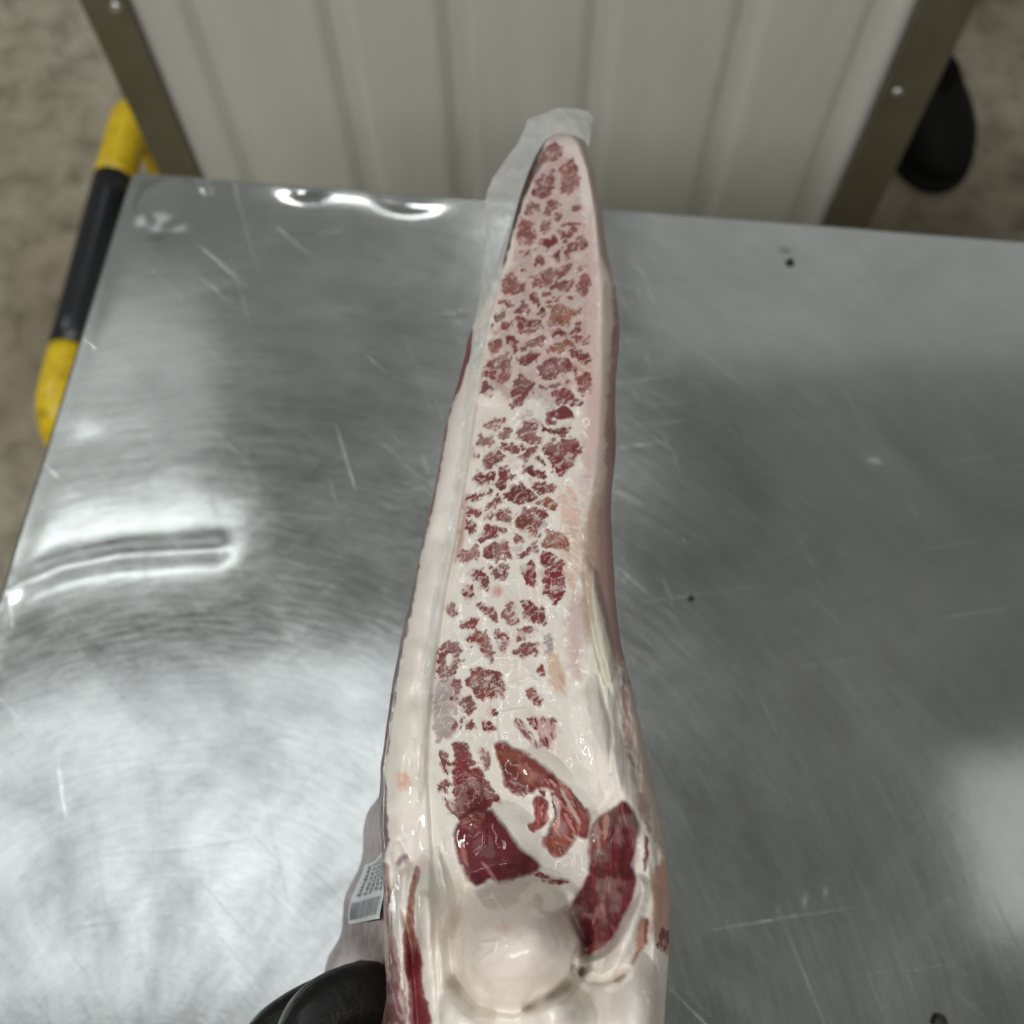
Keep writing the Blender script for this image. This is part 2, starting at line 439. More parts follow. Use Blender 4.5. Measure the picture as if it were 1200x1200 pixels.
for x in (xl + 0.001, xr - 0.001):                     # the returning leg of each corner angle
    box('corner_post', (x, YC + 0.03, (ZC0 + ZC1) / 2 - 0.02), (0.006, 0.06, ZC1 - ZC0 + 0.02), mpst.m, cont, None, 0.001)

# ------------------------------------------------------------------ striped hoop guard on the floor
my = NT('yellow_paint'); ny = my.noise(60, 4, 0.6, my.coord('Object'))
my.l(my.ramp(ny, 0, [(0.27, lin(120, 100, 40)), (0.36, lin(205, 168, 24)), (0.55, lin(232, 200, 28))]), 0, my.p, 'Base Color'); my.set(Roughness=0.35)
mbk = NT('black_paint'); mbk.p.inputs['Base Color'].default_value = (0.012, 0.014, 0.018, 1); mbk.set(Roughness=0.32)
ZG = 0.25
ga = hit(150, 150, ZG); gb = hit(72, 455, ZG)
gd = (gb - ga) / np.linalg.norm(gb - ga)
guard = empty('hoop_guard', ((ga[0] + gb[0]) / 2, (ga[1] + gb[1]) / 2, 0), 'yellow and black striped tube guard beside the left table edge', 'guard rail')
def arc_down(c0, d, r, n=10):                         # from horizontal heading d down to vertical
    return [c0 + d * r * math.sin(t) + np.array([0, 0, -r * (1 - math.cos(t))]) for t in np.linspace(0, math.pi / 2, n)]
RB = 0.05
pa = ga - gd * 0.0; L = np.linalg.norm(gb - ga)
k1 = project(ga)[1]
q1 = hit(136, 211, ZG); q2 = hit(75, 411, ZG)
s1_ = (q1 - ga) @ gd; s2_ = (q2 - ga) @ gd
far = arc_down(ga, -gd, RB)[::-1]
near = arc_down(gb, gd, RB)
tube('yellow_band', [far[0] + np.array([0, 0, -(ZG - RB) + 0.002])] + [far[0] + np.array([0, 0, -0.1])] + far + [ga + gd * t for t in np.linspace(0.01, s1_, 5)], 0.029, my.m, guard, 20)
tube('black_band', [ga + gd * t for t in np.linspace(s1_ + 0.0005, s2_ - 0.0005, 8)], 0.0293, mbk.m, guard, 20)
tube('yellow_band', [ga + gd * t for t in np.linspace(s2_, L - 0.01, 4)] + near + [near[-1] + np.array([0, 0, -0.1]), near[-1] + np.array([0, 0, -(ZG - RB) + 0.002])], 0.029, my.m, guard, 20)
for e in (far[0], near[-1]):
    box('base_plate', (e[0], e[1], 0.005), (0.11, 0.11, 0.008), my.m, guard, None, 0.002)

# ------------------------------------------------------------------ black rubber shoe behind the container's right post
mrub = NT('black_rubber'); nr = mrub.noise(90, 3, 0.5, mrub.coord('Object'))
mrub.p.inputs['Base Color'].default_value = (0.008, 0.008, 0.007, 1); mrub.set(Roughness=0.7, Specular_IOR_Level=0.2)
mrub.l(mrub.bump(nr, 0, 0.001, 0.4), 0, mrub.p, 'Normal')
bc = hit(1096, 178, 0.03)
boot = empty('rubber_shoe', (bc[0], bc[1], 0), 'black rubber shoe on the floor behind the right container post', 'shoe')
def ringloft(name, rings, mat, parent, seg=24):
    Vs = []; Fs = []
    for (cx, cy, cz, rx, ry) in rings:
        for k in range(seg):
            t = 2 * math.pi * k / seg
            Vs.append((cx + rx * math.cos(t), cy + ry * math.sin(t), cz))
    n = len(rings)
    for i in range(n - 1):
        for k in range(seg): Fs.append((i * seg + k, i * seg + (k + 1) % seg, (i + 1) * seg + (k + 1) % seg, (i + 1) * seg + k))
    Fs.append(tuple(range(seg))[::-1]); Fs.append(tuple((n - 1) * seg + k for k in range(seg)))
    return mesh_obj(name, Vs, Fs, mat, parent)
bx, by = bc[0], bc[1]
ringloft('sole', [(bx, by + 0.05, 0.001, 0.074, 0.118), (bx, by + 0.05, 0.012, 0.078, 0.124), (bx, by + 0.05, 0.03, 0.076, 0.122)], mrub.m, boot)
ringloft('upper', [(bx, by + 0.05, 0.031, 0.072, 0.117), (bx, by + 0.053, 0.055, 0.070, 0.112), (bx - 0.006, by + 0.062, 0.080, 0.062, 0.098), (bx - 0.016, by + 0.080, 0.105, 0.052, 0.074),
                   (bx - 0.022, by + 0.092, 0.125, 0.046, 0.058), (bx - 0.022, by + 0.092, 0.127, 0.041, 0.053), (bx - 0.022, by + 0.092, 0.10, 0.036, 0.046)], mrub.m, boot)

# ================================================================== the packed beef
#MEAT_BEGIN
def curve(tab):
    ys = np.array([a for a, b in tab], float); xs = np.array([b for a, b in tab], float)
    return lambda y: np.interp(y, ys, xs)
xL = curve([(152, 648), (158, 641), (170, 634), (200, 617), (250, 601), (300, 586), (350, 566), (400, 548), (450, 536), (500, 523), (550, 514), (600, 503), (650, 492), (700, 481),
            (750, 470), (800, 460), (850, 452), (900, 446), (950, 445), (1000, 447), (1050, 449), (1100, 450), (1150, 453), (1200, 455), (1340, 470)])
xR = curve([(152, 665), (158, 675), (170, 684), (200, 695), (250, 706), (300, 712), (330, 720), (380, 726), (420, 724), (470, 720), (560, 718), (600, 716), (650, 718), (700, 721), (750, 726),
            (800, 739), (850, 751), (900, 760), (940, 770), (1000, 782), (1050, 786), (1100, 785), (1150, 781), (1200, 778), (1340, 760)])
xRidge = curve([(152, 652), (158, 645), (170, 638), (200, 622), (250, 606), (300, 592), (350, 579), (400, 567), (450, 560), (500, 552), (550, 545), (600, 537), (650, 528), (700, 518), (750, 511),
                (800, 504), (850, 499), (900, 497), (950, 500), (1000, 503), (1100, 505), (1200, 510), (1340, 520)])
xFace = curve([(152, 660), (158, 669), (170, 677), (200, 688), (250, 696), (300, 700), (350, 703), (400, 704), (450, 703), (500, 701), (550, 697), (600, 688), (650, 683), (700, 681), (750, 683),
               (800, 692), (850, 703), (900, 718), (950, 738), (1000, 756), (1060, 766), (1100, 765), (1200, 758), (1340, 740)])
d0 = lambda y: 1.0 / (2.174 + (y - 165) * 0.001429)

NR, NC = 1240, 400
Yr = np.linspace(152.5, 1340, NR)
S = np.linspace(0, 1, NC)
PY = np.repeat(Yr[:, None], NC, 1)
L_, R_ = xL(Yr)[:, None], xR(Yr)[:, None]
wig = 1.4 * vnoise(Yr, Yr * 0, 38, 5, 3)[:, None]
PX = (L_ + wig) * (1 - S) + (R_ - wig * 0.8) * S
RG, FC = xRidge(Yr)[:, None], xFace(Yr)[:, None]

# ---- painter: albedo (linear) and part id for every vertex
FAT = lin(236, 229, 220)
colr = np.tile(FAT, (NR, NC, 1))
part = np.zeros((NR, NC), np.int32); part_names = ['fat_layer']
grain_h = np.zeros((NR, NC))
lo = vnoise(PX, PY, 70, 21, 3)[..., None]; lo2 = vnoise(PX, PY, 26, 33, 3)[..., None]
colr = colr * (1 + 0.05 * lo) 
colr = colr + (lin(232, 190, 178) - FAT) * np.clip(lo2 * 0.9, 0, 1) * 0.40
colr = colr + (lin(222, 206, 172) - FAT) * np.clip(-lo2 * 0.9, 0, 1) * 0.35
far_t = np.clip((620 - PY) / 450, 0, 1)[..., None]
colr = colr * (1 - far_t * np.array([0.08, 0.14, 0.12]))          # pinker fat towards the thin end

CR = {'red': (120, 52, 52), 'deep': (100, 22, 34), 'crim': (122, 38, 46), 'brown': (128, 64, 56), 'mauve': (128, 74, 74), 'gray': (180, 162, 162),
      'veil': (140, 82, 76), 'pink': (205, 160, 156), 'orange': (140, 82, 62), 'peach': (214, 180, 152), 'dark': (78, 46, 38), 'tan': (190, 168, 152), 'side': (128, 100, 98), 'fat': (232, 224, 216)}
def paint(pts, c, soft=2.2, warp=2.6, grain=None, alpha=1.0, pname=None, raised=0.0, thread=(214, 190, 182), grow=1.0, island=None):
    """pts polygon in photo pixels; grain = (cell size px, angle deg, stretch, fat thread width, share of fat cells)"""
    global grain_h
    P = np.array(pts, float)
    for _ in range(2):                                  # round the corners off
        nx = np.roll(P, -1, 0); P = np.stack([0.75 * P + 0.25 * nx, 0.25 * P + 0.75 * nx], 1).reshape(-1, 2)
    pad = 15 if island is not None else 8
    x0, y0 = P.min(0) - pad; x1, y1 = P.max(0) + pad
    i0 = np.searchsorted(Yr, y0); i1 = np.searchsorted(Yr, y1)
    if i1 <= i0: return
    xs, ys = PX[i0:i1], PY[i0:i1]
    wsc = 10 if island is not None else 8
    wx = xs + warp * vnoise(xs, ys, wsc, 51, 3); wy = ys + warp * vnoise(xs, ys, wsc, 77, 3)
    sd = poly_sd(P, wx, wy) - grow
    if island is not None:                              # swell until only a thin fat vein is left to the neighbours
        m1_, m2_, ix_ = (q[i0:i1] for q in island[:3])
        other = np.where(ix_ == island[3], m2_, m1_)
        G = np.interp(ys, [150, 470, 500, 620, 690, 760, 860], [8.5, 8.5, 9.0, 8.0, 5.0, 4.0, 2.6])
        vein = np.interp(ys, [150, 480, 650, 860], [3.0, 3.0, 4.2, 4.6]) * (1 + 1.1 * vnoise(xs, ys, 14, 66, 2))
        sd = np.maximum(np.maximum(sd + grow - G, 0.5 * vein - 0.5 * (other - (sd + grow))), np.maximum(RG[i0:i1] + 4 - xs, xs - (FC[i0:i1] - 9)))
    msk = (1 - sstep(-soft, soft * 0.6, sd)) * alpha
    cc = np.tile(lin(*CR[c]) if isinstance(c, str) else lin(*c), (*xs.shape, 1))
    cc = cc * (1 + (0.20 if cc[0, 0, 1] < 0.25 else 0.03) * vnoise(xs, ys, 7, 91, 2)[..., None])
    if pname == 'lean_muscle':
        cc = cc * (1 + 0.30 * vnoise(xs, ys, 17, 95, 3)[..., None]) + lin(160, 84, 80) * (0.12 * sstep(0.15, 0.7, vnoise(xs * 1.6, ys * 0.35, 5, 97, 2)))[..., None]
    if grain:
        size, ang, st, tw, share = grain
        c_, s_ = math.cos(math.radians(ang)), math.sin(math.radians(ang))
        gx_ = xs + 2.2 * vnoise(xs, ys, 7, 13, 2); gy_ = ys + 2.2 * vnoise(xs, ys, 7, 14, 2)
        u_ = (gx_ * c_ + gy_ * s_) / st; w_ = -gx_ * s_ + gy_ * c_
        if st < 3:        # marbling: flecks that thin out feathery towards the island's edge
            u_ = u_ * st / (st * 1.25)
            n1_ = vnoise(u_, w_, size * 0.50, 7, 2); n2_ = np.abs(vnoise(u_ + 40, w_ + 90, size * 0.72, 29, 2))
            dens = 1 - sstep(-4.0, 2.4, sd + 1.5 * vnoise(xs + 70, ys + 20, 5.0, 83, 2))
            cut = 0.78 - (np.interp(ys, [150, 470, 520, 640, 760], [1.38, 1.38, 1.36, 1.32, 1.28]) - 0.8 * share) * dens
            nn = n1_ - 0.75 * (1 - sstep(0.01, 0.15, n2_))
            red = sstep(cut - 0.12, cut + 0.18, nn)
            th = 1 - red
            ground = (0.22 + 0.22 * dens)[..., None]
            thread_c = lin(*thread) * (1 - ground) + cc * ground
            msk = np.clip(np.maximum(0.85 * dens, red * sstep(5.0, 1.0, sd)), 0, 1) * alpha
        else:             # long fibres with pale threads between
            nn = vnoise(u_, w_, size * 0.85, 7, 2)
            n2_ = np.abs(vnoise(u_ + 40, w_ + 90, size * 1.5, 29, 1))
            cut = -0.62 + 1.15 * tw + 0.6 * share
            th = 1 - sstep(cut - 0.14, cut + 0.16, nn)
            th = np.maximum(th, (1 - sstep(0.02, 0.02 + 0.35 * tw + 0.03, n2_)) * 0.8)
            thread_c = lin(*thread)
        th = np.clip(th, 0, 1)
        var = vnoise(u_ + 11, w_ + 3, size * 2.2, 41, 2)[..., None]
        cc = cc * (1.0 + 0.30 * var)
        cc = cc * (1 - th[..., None]) + thread_c * th[..., None]
        msk = msk * (0.86 + 0.14 * sstep(-0.5, 0.1, vnoise(xs, ys, 15, 63, 2)))
        grain_h[i0:i1] += msk * (1 - th) * 0.00010
    colr[i0:i1] = colr[i0:i1] * (1 - msk[..., None]) + cc * msk[..., None]
    if raised: grain_h[i0:i1] += msk * raised
    if pname:
        part_names.append(pname)
        part[i0:i1] = np.where(sd < 0.5, len(part_names) - 1, part[i0:i1])
def Z(x0, y0, k): return lambda *p: [(x0 + x / k, y0 + y / k) for x, y in p]
zA = Z(540, 140, 6.667); zB = Z(540, 300, 6); zD = Z(520, 480, 6); zE = Z(490, 660, 6); zF = Z(490, 840, 6); zG = Z(620, 880, 6.667); zH = Z(620, 1020, 6.667); zI = Z(440, 1000, 6)

# side strips first: left flank skin, painted dark gap at the flap, right flank
Lp = lambda y0, y1, n=14: [(float(xL(y)) - 4, y) for y in np.linspace(y0, y1, n)]
Rp = lambda y0, y1, n=14: [(float(xR(y)) + 4, y) for y in np.linspace(y0, y1, n)]
def strip(side, y0, y1, w0, w1, c, **kw):
    ys = np.linspace(y0, y1, 28); tt = np.linspace(0, 1, 28)
    ws = np.linspace(w0, w1, 28) * np.minimum(1, np.minimum(0.1 + 4.5 * tt, 0.1 + 4.5 * (1 - tt)))
    if side == 'L': a = [(float(xL(y)) - 5, y) for y in ys]; b = [(float(xL(y)) + w, y) for y, w in zip(ys, ws)]
    else: a = [(float(xR(y)) + 5, y) for y in ys]; b = [(float(xR(y)) - w, y) for y, w in zip(ys, ws)]
    paint(a + b[::-1], c, **kw)
strip('L', 385, 470, 8, 4, 'mauve', soft=2, warp=2)
strip('L', 470, 640, 1.0, 2.5, 'mauve', soft=2, warp=2)
strip('L', 630, 930, 3, 6.5, (112, 88, 88), soft=2, warp=2.5)
strip('L', 900, 1010, 7, 10, (120, 104, 106), soft=2.5, warp=2)
strip('L', 160, 375, 9, 7, (76, 52, 42), soft=3, warp=3)  # darkness of the gap beside the seal flap, painted into the colour
strip('R', 165, 330, 5, 9, (196, 172, 166), soft=3, warp=2)
strip('R', 325, 620, 20, 26, (208, 188, 178), soft=7, warp=6)
strip('R', 335, 600, 8, 9, (166, 132, 126), soft=4, warp=6)
strip('R', 545, 790, 30, 46, 'tan', soft=12, warp=8)
strip('R', 550, 790, 16, 26, (172, 140, 134), soft=8, warp=6)
paint([(690, 664), (697, 690), (712, 745), (722, 792), (708, 806), (694, 760), (688, 700)], (206, 200, 184), soft=2, warp=1.5)
strip('R', 775, 1010, 22, 22, (170, 144, 138), soft=5, warp=5, grain=(9, 68, 4, 0.30, 0.35), thread=(206, 192, 180))
strip('R', 800, 1010, 9, 12, (206, 186, 172), soft=4, warp=4)
strip('R', 1000, 1120, 22, 20, (200, 160, 140), soft=5, warp=4)

# pink rim on the right of the marbled face, tan connective bands
paint([(690, 230), (699, 260), (703, 400), (700, 540), (688, 600), (680, 560), (686, 420), (684, 300)], (206, 170, 168), soft=8, warp=7, alpha=0.7)
paint([(664, 690), (684, 690), (684, 790), (672, 800), (660, 760)], (200, 168, 166), soft=10, warp=8, alpha=0.7)
paint([(690, 590), (700, 590), (698, 690), (688, 760), (678, 700), (684, 640)], (188, 162, 144), soft=8, warp=7, alpha=0.8)
paint([(706, 330), (712, 330), (716, 420), (712, 470), (706, 430)], (190, 176, 160), soft=3, warp=2, alpha=0.8)
for pl, c in (([(684, 790), (700, 800), (712, 850), (715, 900), (704, 880), (690, 840)], (214, 205, 196)), ([(640, 760), (656, 770), (664, 800), (656, 812), (644, 800)], 'peach')):
    paint(pl, c, soft=3, warp=3, alpha=0.8)

g1 = (5.2, -32, 1.9, 0.26, 0.10); gv = (5.0, -32, 1.8, 0.32, 0.16); gs = (4.2, -30, 1.6, 0.30, 0.12)
isl_q = []
def isl(pts, c='brown', g=g1, **kw): isl_q.append((pts, c, g, kw))
def flush_isl():
    global isl_q
    m1 = np.full((NR, NC), 99.0); m2 = np.full((NR, NC), 99.0); ix = np.full((NR, NC), -1)
    for k, (pts, c, g, kw) in enumerate(isl_q):
        P = np.array(pts, float)
        a, b = np.searchsorted(Yr, [P[:, 1].min() - 24, P[:, 1].max() + 24])
        xs, ys = PX[a:b], PY[a:b]
        d = poly_sd(P, xs + 7 * vnoise(xs, ys, 10, 51, 3), ys + 7 * vnoise(xs, ys, 10, 77, 3))
        nr = d < m1[a:b]
        m2[a:b] = np.where(nr, m1[a:b], np.minimum(m2[a:b], d)); ix[a:b] = np.where(nr, k, ix[a:b]); m1[a:b] = np.where(nr, d, m1[a:b])
    for k, (pts, c, g, kw) in enumerate(isl_q):
        paint(pts, c, grain=g, pname='marbled_muscle', raised=0.00006, warp=7.0, island=(m1, m2, ix, k), **kw)
    isl_q = []
# thin far end
paint([(648, 172), (668, 180), (684, 240), (690, 330), (688, 470), (570, 470), (578, 400), (600, 300), (622, 215)], (176, 136, 130), soft=10, warp=6, alpha=0.55, grain=(5, -32, 2.2, 0.5, 0.1), thread=(214, 186, 180))
for p, c in (
    (zA((690, 190), (780, 230), (770, 300), (690, 310), (650, 280)), 'veil'),
    (zA((600, 560), (640, 480), (700, 430), (730, 470), (690, 540), (600, 590)), 'mauve'),
    (zA((790, 370), (860, 340), (920, 350), (930, 430), (860, 530), (800, 560), (770, 470)), 'veil'),
    (zA((550, 680), (620, 650), (640, 700), (600, 750), (550, 740)), 'mauve'),
    (zA((680, 660), (720, 660), (720, 720), (640, 770), (640, 720)), 'mauve'),
    (zA((760, 740), (800, 720), (800, 770), (750, 800)), 'brown'), (zA((870, 710), (920, 700), (940, 750), (880, 780)), 'brown'),
    (zA((780, 830), (860, 780), (930, 770), (920, 810), (830, 850)), 'brown'),
    (zA((500, 800), (570, 790), (580, 850), (540, 930), (480, 950), (470, 900)), 'veil'),
    (zA((640, 830), (690, 790), (700, 830), (650, 880)), 'mauve'),
    (zA((750, 900), (820, 860), (890, 850), (890, 900), (830, 940), (770, 940)), 'mauve'),
    (zA((800, 1060), (830, 1000), (900, 950), (950, 960), (950, 1000), (880, 1050), (820, 1090)), 'mauve'),
    (zA((720, 1060), (770, 1030), (790, 1060), (740, 1090)), 'mauve'),
    (zA((490, 1050), (550, 1020), (570, 1070), (520, 1120), (490, 1190), (440, 1180)), 'brown'),
    (zA((580, 1100), (640, 1070), (690, 1080), (660, 1120), (590, 1150)), 'brown'),
    (zA((890, 1110), (960, 1080), (960, 1130), (890, 1160)), 'brown')):
    isl(p, c, gv, soft=2.6)
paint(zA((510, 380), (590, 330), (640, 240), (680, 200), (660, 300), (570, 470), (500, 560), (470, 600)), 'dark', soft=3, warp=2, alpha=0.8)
isl(zA((690, 940), (720, 910), (755, 920), (740, 980), (690, 1015), (670, 1000)), 'red', None, soft=1.6)
for p, c in (
    (zB((420, 30), (500, 0), (500, 40), (470, 100), (430, 120), (400, 110)), 'brown'),
    (zB((490, 180), (560, 130), (660, 90), (750, 70), (765, 95), (720, 140), (620, 190), (540, 215), (500, 210)), 'mauve'),
    (zB((590, 240), (680, 200), (790, 165), (800, 190), (760, 235), (680, 260), (600, 260)), 'brown'),
    (zB((800, 230), (840, 150), (880, 110), (885, 170), (850, 230), (810, 245)), 'veil'),
    (zB((800, 50), (870, 20), (885, 50), (850, 95), (800, 95)), 'veil'),
    (zB((350, 190), (400, 180), (440, 230), (400, 270), (330, 280), (300, 250)), 'veil'),
    (zB((480, 260), (520, 255), (530, 310), (550, 340), (520, 365), (490, 330)), 'red'),
    (zB((370, 370), (420, 310), (470, 330), (500, 400), (440, 420), (380, 410)), 'mauve'),
    (zB((300, 300), (360, 290), (400, 320), (350, 360), (310, 340)), 'veil'),
    (zB((400, 460), (480, 430), (550, 440), (550, 500), (490, 535), (400, 530)), 'brown'),
    (zB((530, 400), (570, 385), (580, 420), (540, 440)), 'red'),
    (zB((270, 440), (310, 400), (325, 440), (280, 465)), 'red'), (zB((230, 530), (330, 470), (350, 500), (300, 550), (240, 545)), 'brown'),
    (zB((315, 560), (350, 540), (370, 600), (410, 640), (390, 690), (340, 690), (310, 630)), 'red'),
    (zB((190, 730), (300, 690), (370, 740), (350, 820), (290, 880), (230, 890), (190, 820)), 'brown'),
    (zB((210, 600), (290, 560), (310, 640), (220, 700)), 'veil'),
    (zB((170, 900), (210, 900), (200, 940), (170, 930)), 'mauve'),
    (zB((430, 640), (480, 590), (550, 565), (580, 600), (540, 620), (470, 660)), 'mauve'),
    (zB((400, 770), (430, 700), (520, 680), (510, 730), (440, 790)), 'red'),
    (zB((610, 290), (700, 280), (790, 300), (770, 320), (620, 315)), 'brown'),
    (zB((600, 450), (640, 370), (720, 330), (790, 360), (780, 440), (720, 500), (640, 500)), 'orange'),
    (zB((620, 560), (660, 510), (710, 500), (720, 530), (660, 570)), 'red'),
    (zB((640, 640), (700, 600), (780, 620), (780, 660), (700, 670)), 'orange'), (zB((780, 570), (840, 540), (840, 580), (790, 600)), 'brown'),
    (zB((750, 670), (800, 670), (870, 720), (860, 740), (790, 710)), 'red'), (zB((810, 510), (840, 490), (845, 520), (815, 530)), 'brown'),
    (zB((520, 820), (600, 750), (680, 740), (810, 790), (800, 815), (720, 830), (640, 860), (560, 860)), 'red'),
    (zB((560, 890), (640, 890), (720, 860), (760, 870), (740, 890), (620, 910)), 'mauve'),
    (zB((430, 880), (480, 850), (490, 910), (440, 960), (390, 1020), (390, 990)), 'red'),
    (zB((660, 970), (720, 930), (790, 930), (830, 980), (800, 1010), (690, 1020)), 'red'),
    (zB((810, 900), (870, 840), (890, 860), (880, 950), (830, 950)), 'brown')):
    isl(p, c, gs if c == 'orange' else g1)
for p in (zB((490, 960), (560, 920), (610, 920), (560, 970), (500, 990)), zB((560, 1040), (620, 1000), (700, 1030), (640, 1070), (580, 1070)), zB((390, 1150), (450, 1100), (510, 1075), (510, 1100), (440, 1150)),
          zD((560, 70), (700, 60), (660, 110), (600, 130), (540, 110)), zD((640, 790), (720, 730), (700, 860), (650, 860)), zD((470, 960), (560, 950), (540, 1010), (500, 1040))):
    paint(p, 'gray', soft=4, warp=5, alpha=0.75, grow=1.5, grain=(5, -30, 1.8, 0.3, 0.1), thread=(208, 196, 192))
isl(zB((640, 1130), (680, 1090), (745, 1090), (720, 1160), (660, 1165)), 'red', None, soft=1.8)
for p, c in (
    (zD((700, 140), (780, 120), (850, 110), (860, 150), (780, 185), (720, 165)), 'red'),
    (zD((530, 180), (580, 140), (640, 140), (690, 210), (620, 225), (540, 205)), 'crim'),
    (zD((400, 150), (440, 140), (470, 190), (440, 225), (405, 200)), 'red'),
    (zD((310, 130), (350, 110), (410, 100), (380, 140)), 'brown'),
    (zD((250, 240), (320, 170), (360, 180), (330, 240), (280, 270)), 'mauve'),
    (zD((400, 240), (470, 240), (500, 280), (560, 240), (560, 270), (490, 295), (410, 270)), 'red'),
    (zD((260, 360), (310, 300), (380, 270), (440, 320), (420, 360), (330, 385)), 'mauve'),
    (zD((215, 310), (245, 300), (255, 350), (220, 340)), 'brown'),
    (zD((470, 360), (530, 340), (580, 290), (630, 290), (620, 330), (560, 380), (490, 375)), 'red'),
    (zD((700, 290), (740, 240), (800, 220), (910, 240), (900, 340), (840, 410), (780, 415), (740, 370), (720, 310)), 'crim'),
    (zD((530, 450), (580, 420), (650, 400), (730, 440), (690, 470), (600, 475)), 'red'),
    (zD((620, 380), (680, 345), (720, 370), (650, 400)), 'mauve'),
    (zD((340, 540), (380, 480), (430, 420), (490, 430), (450, 490), (470, 520), (420, 555)), 'red'),
    (zD((500, 390), (530, 385), (540, 430), (500, 420)), 'red'),
    (zD((215, 540), (260, 490), (340, 455), (310, 510), (240, 560)), 'red'),
    (zD((430, 600), (470, 540), (540, 530), (640, 590), (660, 600), (540, 625), (450, 615)), 'red'),
    (zD((610, 510), (710, 500), (755, 520), (740, 600), (690, 590), (640, 560)), 'red'),
    (zD((200, 640), (220, 580), (270, 580), (270, 620), (230, 660)), 'red'),
    (zD((303, 570), (338, 558), (332, 612), (308, 606)), 'red'),
    (zD((270, 690), (320, 640), (390, 610), (400, 640), (330, 690), (280, 720)), 'mauve'),
    (zD((180, 690), (230, 665), (245, 710), (200, 740), (185, 720)), 'red'),
    (zD((680, 630), (740, 615), (770, 670), (720, 670)), 'orange'),
    (zD((350, 760), (410, 710), (470, 700), (475, 790), (430, 790), (390, 770)), 'red'),
    (zD((275, 770), (340, 735), (335, 775), (300, 788)), 'mauve'),
    (zD((510, 710), (660, 690), (680, 740), (640, 780), (630, 870), (590, 860), (520, 810), (540, 760)), 'brown'),
    (zD((180, 800), (220, 790), (250, 830), (210, 855)), 'red'),
    (zD((240, 900), (310, 830), (420, 800), (370, 870), (270, 930)), 'red'),
    (zD((295, 1000), (340, 960), (470, 920), (460, 960), (440, 1000), (460, 1050), (410, 1040), (360, 1010)), 'brown'),
    (zD((480, 910), (570, 900), (570, 930), (520, 945)), 'brown'),
    (zD((540, 1040), (560, 980), (640, 940), (660, 970), (620, 1010), (570, 1030)), 'mauve'),
    (zD((700, 930), (730, 880), (800, 900), (880, 980), (800, 1000), (720, 960)), 'orange'),
    (zD((130, 1040), (200, 980), (200, 1010), (150, 1060)), 'brown')):
    isl(p, c)
paint(zD((140, 620), (165, 590), (160, 720), (140, 900), (90, 1080), (70, 1080), (100, 920)), (168, 122, 108), soft=4, warp=3, alpha=0.75)
paint([(652, 576), (668, 566), (680, 590), (678, 650), (674, 694), (662, 690), (656, 640)], (204, 152, 132), soft=5, warp=6, alpha=0.6, grain=(4.5, 24, 3.2, 0.42, 0.1), thread=(224, 196, 176))
paint([(672, 425), (690, 415), (696, 450), (690, 470), (676, 460)], (200, 150, 126), soft=5, warp=4, alpha=0.6, grain=(4.5, 30, 3.2, 0.42, 0.1), thread=(224, 196, 176))
for p, c in (
    (zE((515, 40), (560, 15), (610, 40), (590, 85), (530, 95)), 'red'),
    (zE((360, 120), (400, 70), (480, 55), (500, 130), (430, 190), (400, 150)), 'red'),
    (zE((320, 220), (360, 150), (400, 170), (390, 230), (340, 255)), 'red'),
    (zE((755, 60), (800, -30), (840, 20), (830, 110), (780, 130)), 'crim'),
    (zE((850, -60), (960, -90), (1020, 100), (1010, 160), (960, 260), (910, 230), (900, 120)), 'crim'),
    (zE((210, 310), (255, 300), (250, 350), (220, 375)), 'veil'),
    (zE((430, 310), (500, 310), (550, 400), (480, 350)), 'veil'),
    (zE((600, 310), (640, 300), (690, 330), (685, 410), (620, 415)), 'veil'),
    (zE((715, 330), (740, 265), (790, 280), (870, 350), (870, 400), (830, 415), (720, 370)), 'brown'),
    (zE((330, 430), (380, 410), (415, 430), (390, 465), (340, 460)), 'brown'),
    (zE((330, 510), (420, 510), (500, 500), (520, 590), (525, 670), (480, 670), (430, 590), (380, 545)), 'brown'),
    (zE((540, 500), (600, 490), (650, 520), (640, 600), (570, 640)), 'veil'),
    (zE((680, 480), (760, 440), (820, 460), (790, 510), (690, 540)), 'veil'),
    (zE((690, 600), (740, 560), (840, 555), (835, 605), (760, 650), (730, 680), (695, 650)), 'mauve'),
    (zE((880, 500), (930, 490), (940, 620), (900, 650), (870, 580)), 'gray'),
    (zE((140, 790), (150, 660), (190, 560), (250, 540), (300, 610), (290, 710), (230, 790), (170, 810)), 'red'),
    (zE((365, 760), (400, 740), (500, 755), (595, 840), (580, 910), (540, 980), (430, 950), (370, 900)), 'brown'),
    (zE((290, 940), (350, 950), (385, 990), (380, 1030), (330, 1050), (290, 1010)), 'brown'),
    (zE((480, 980), (545, 980), (540, 1070), (500, 1050)), 'red'),
    (zE((340, 1090), (370, 1070), (410, 1140), (370, 1175), (340, 1150)), 'red'), (zE((295, 1100), (322, 1100), (318, 1165)), 'brown'),
    (zE((430, 1110), (530, 1120), (530, 1200), (480, 1190)), 'crim'),
    (zE((770, 880), (830, 850), (860, 1030), (820, 970)), 'brown'),
    (zE((770, 1080), (850, 1060), (900, 1090), (980, 1140), (960, 1200), (800, 1150)), 'crim'),
    (zE((840, 740), (870, 720), (885, 780)), 'brown')):
    isl(p, c)
flush_isl()
paint(zE((195, 640), (250, 640), (235, 730), (195, 720)), 'fat', soft=2, warp=2)
paint(zE((520, 190), (560, 150), (605, 190), (570, 235), (530, 225)), (206, 140, 132), soft=6, warp=3, alpha=0.8)
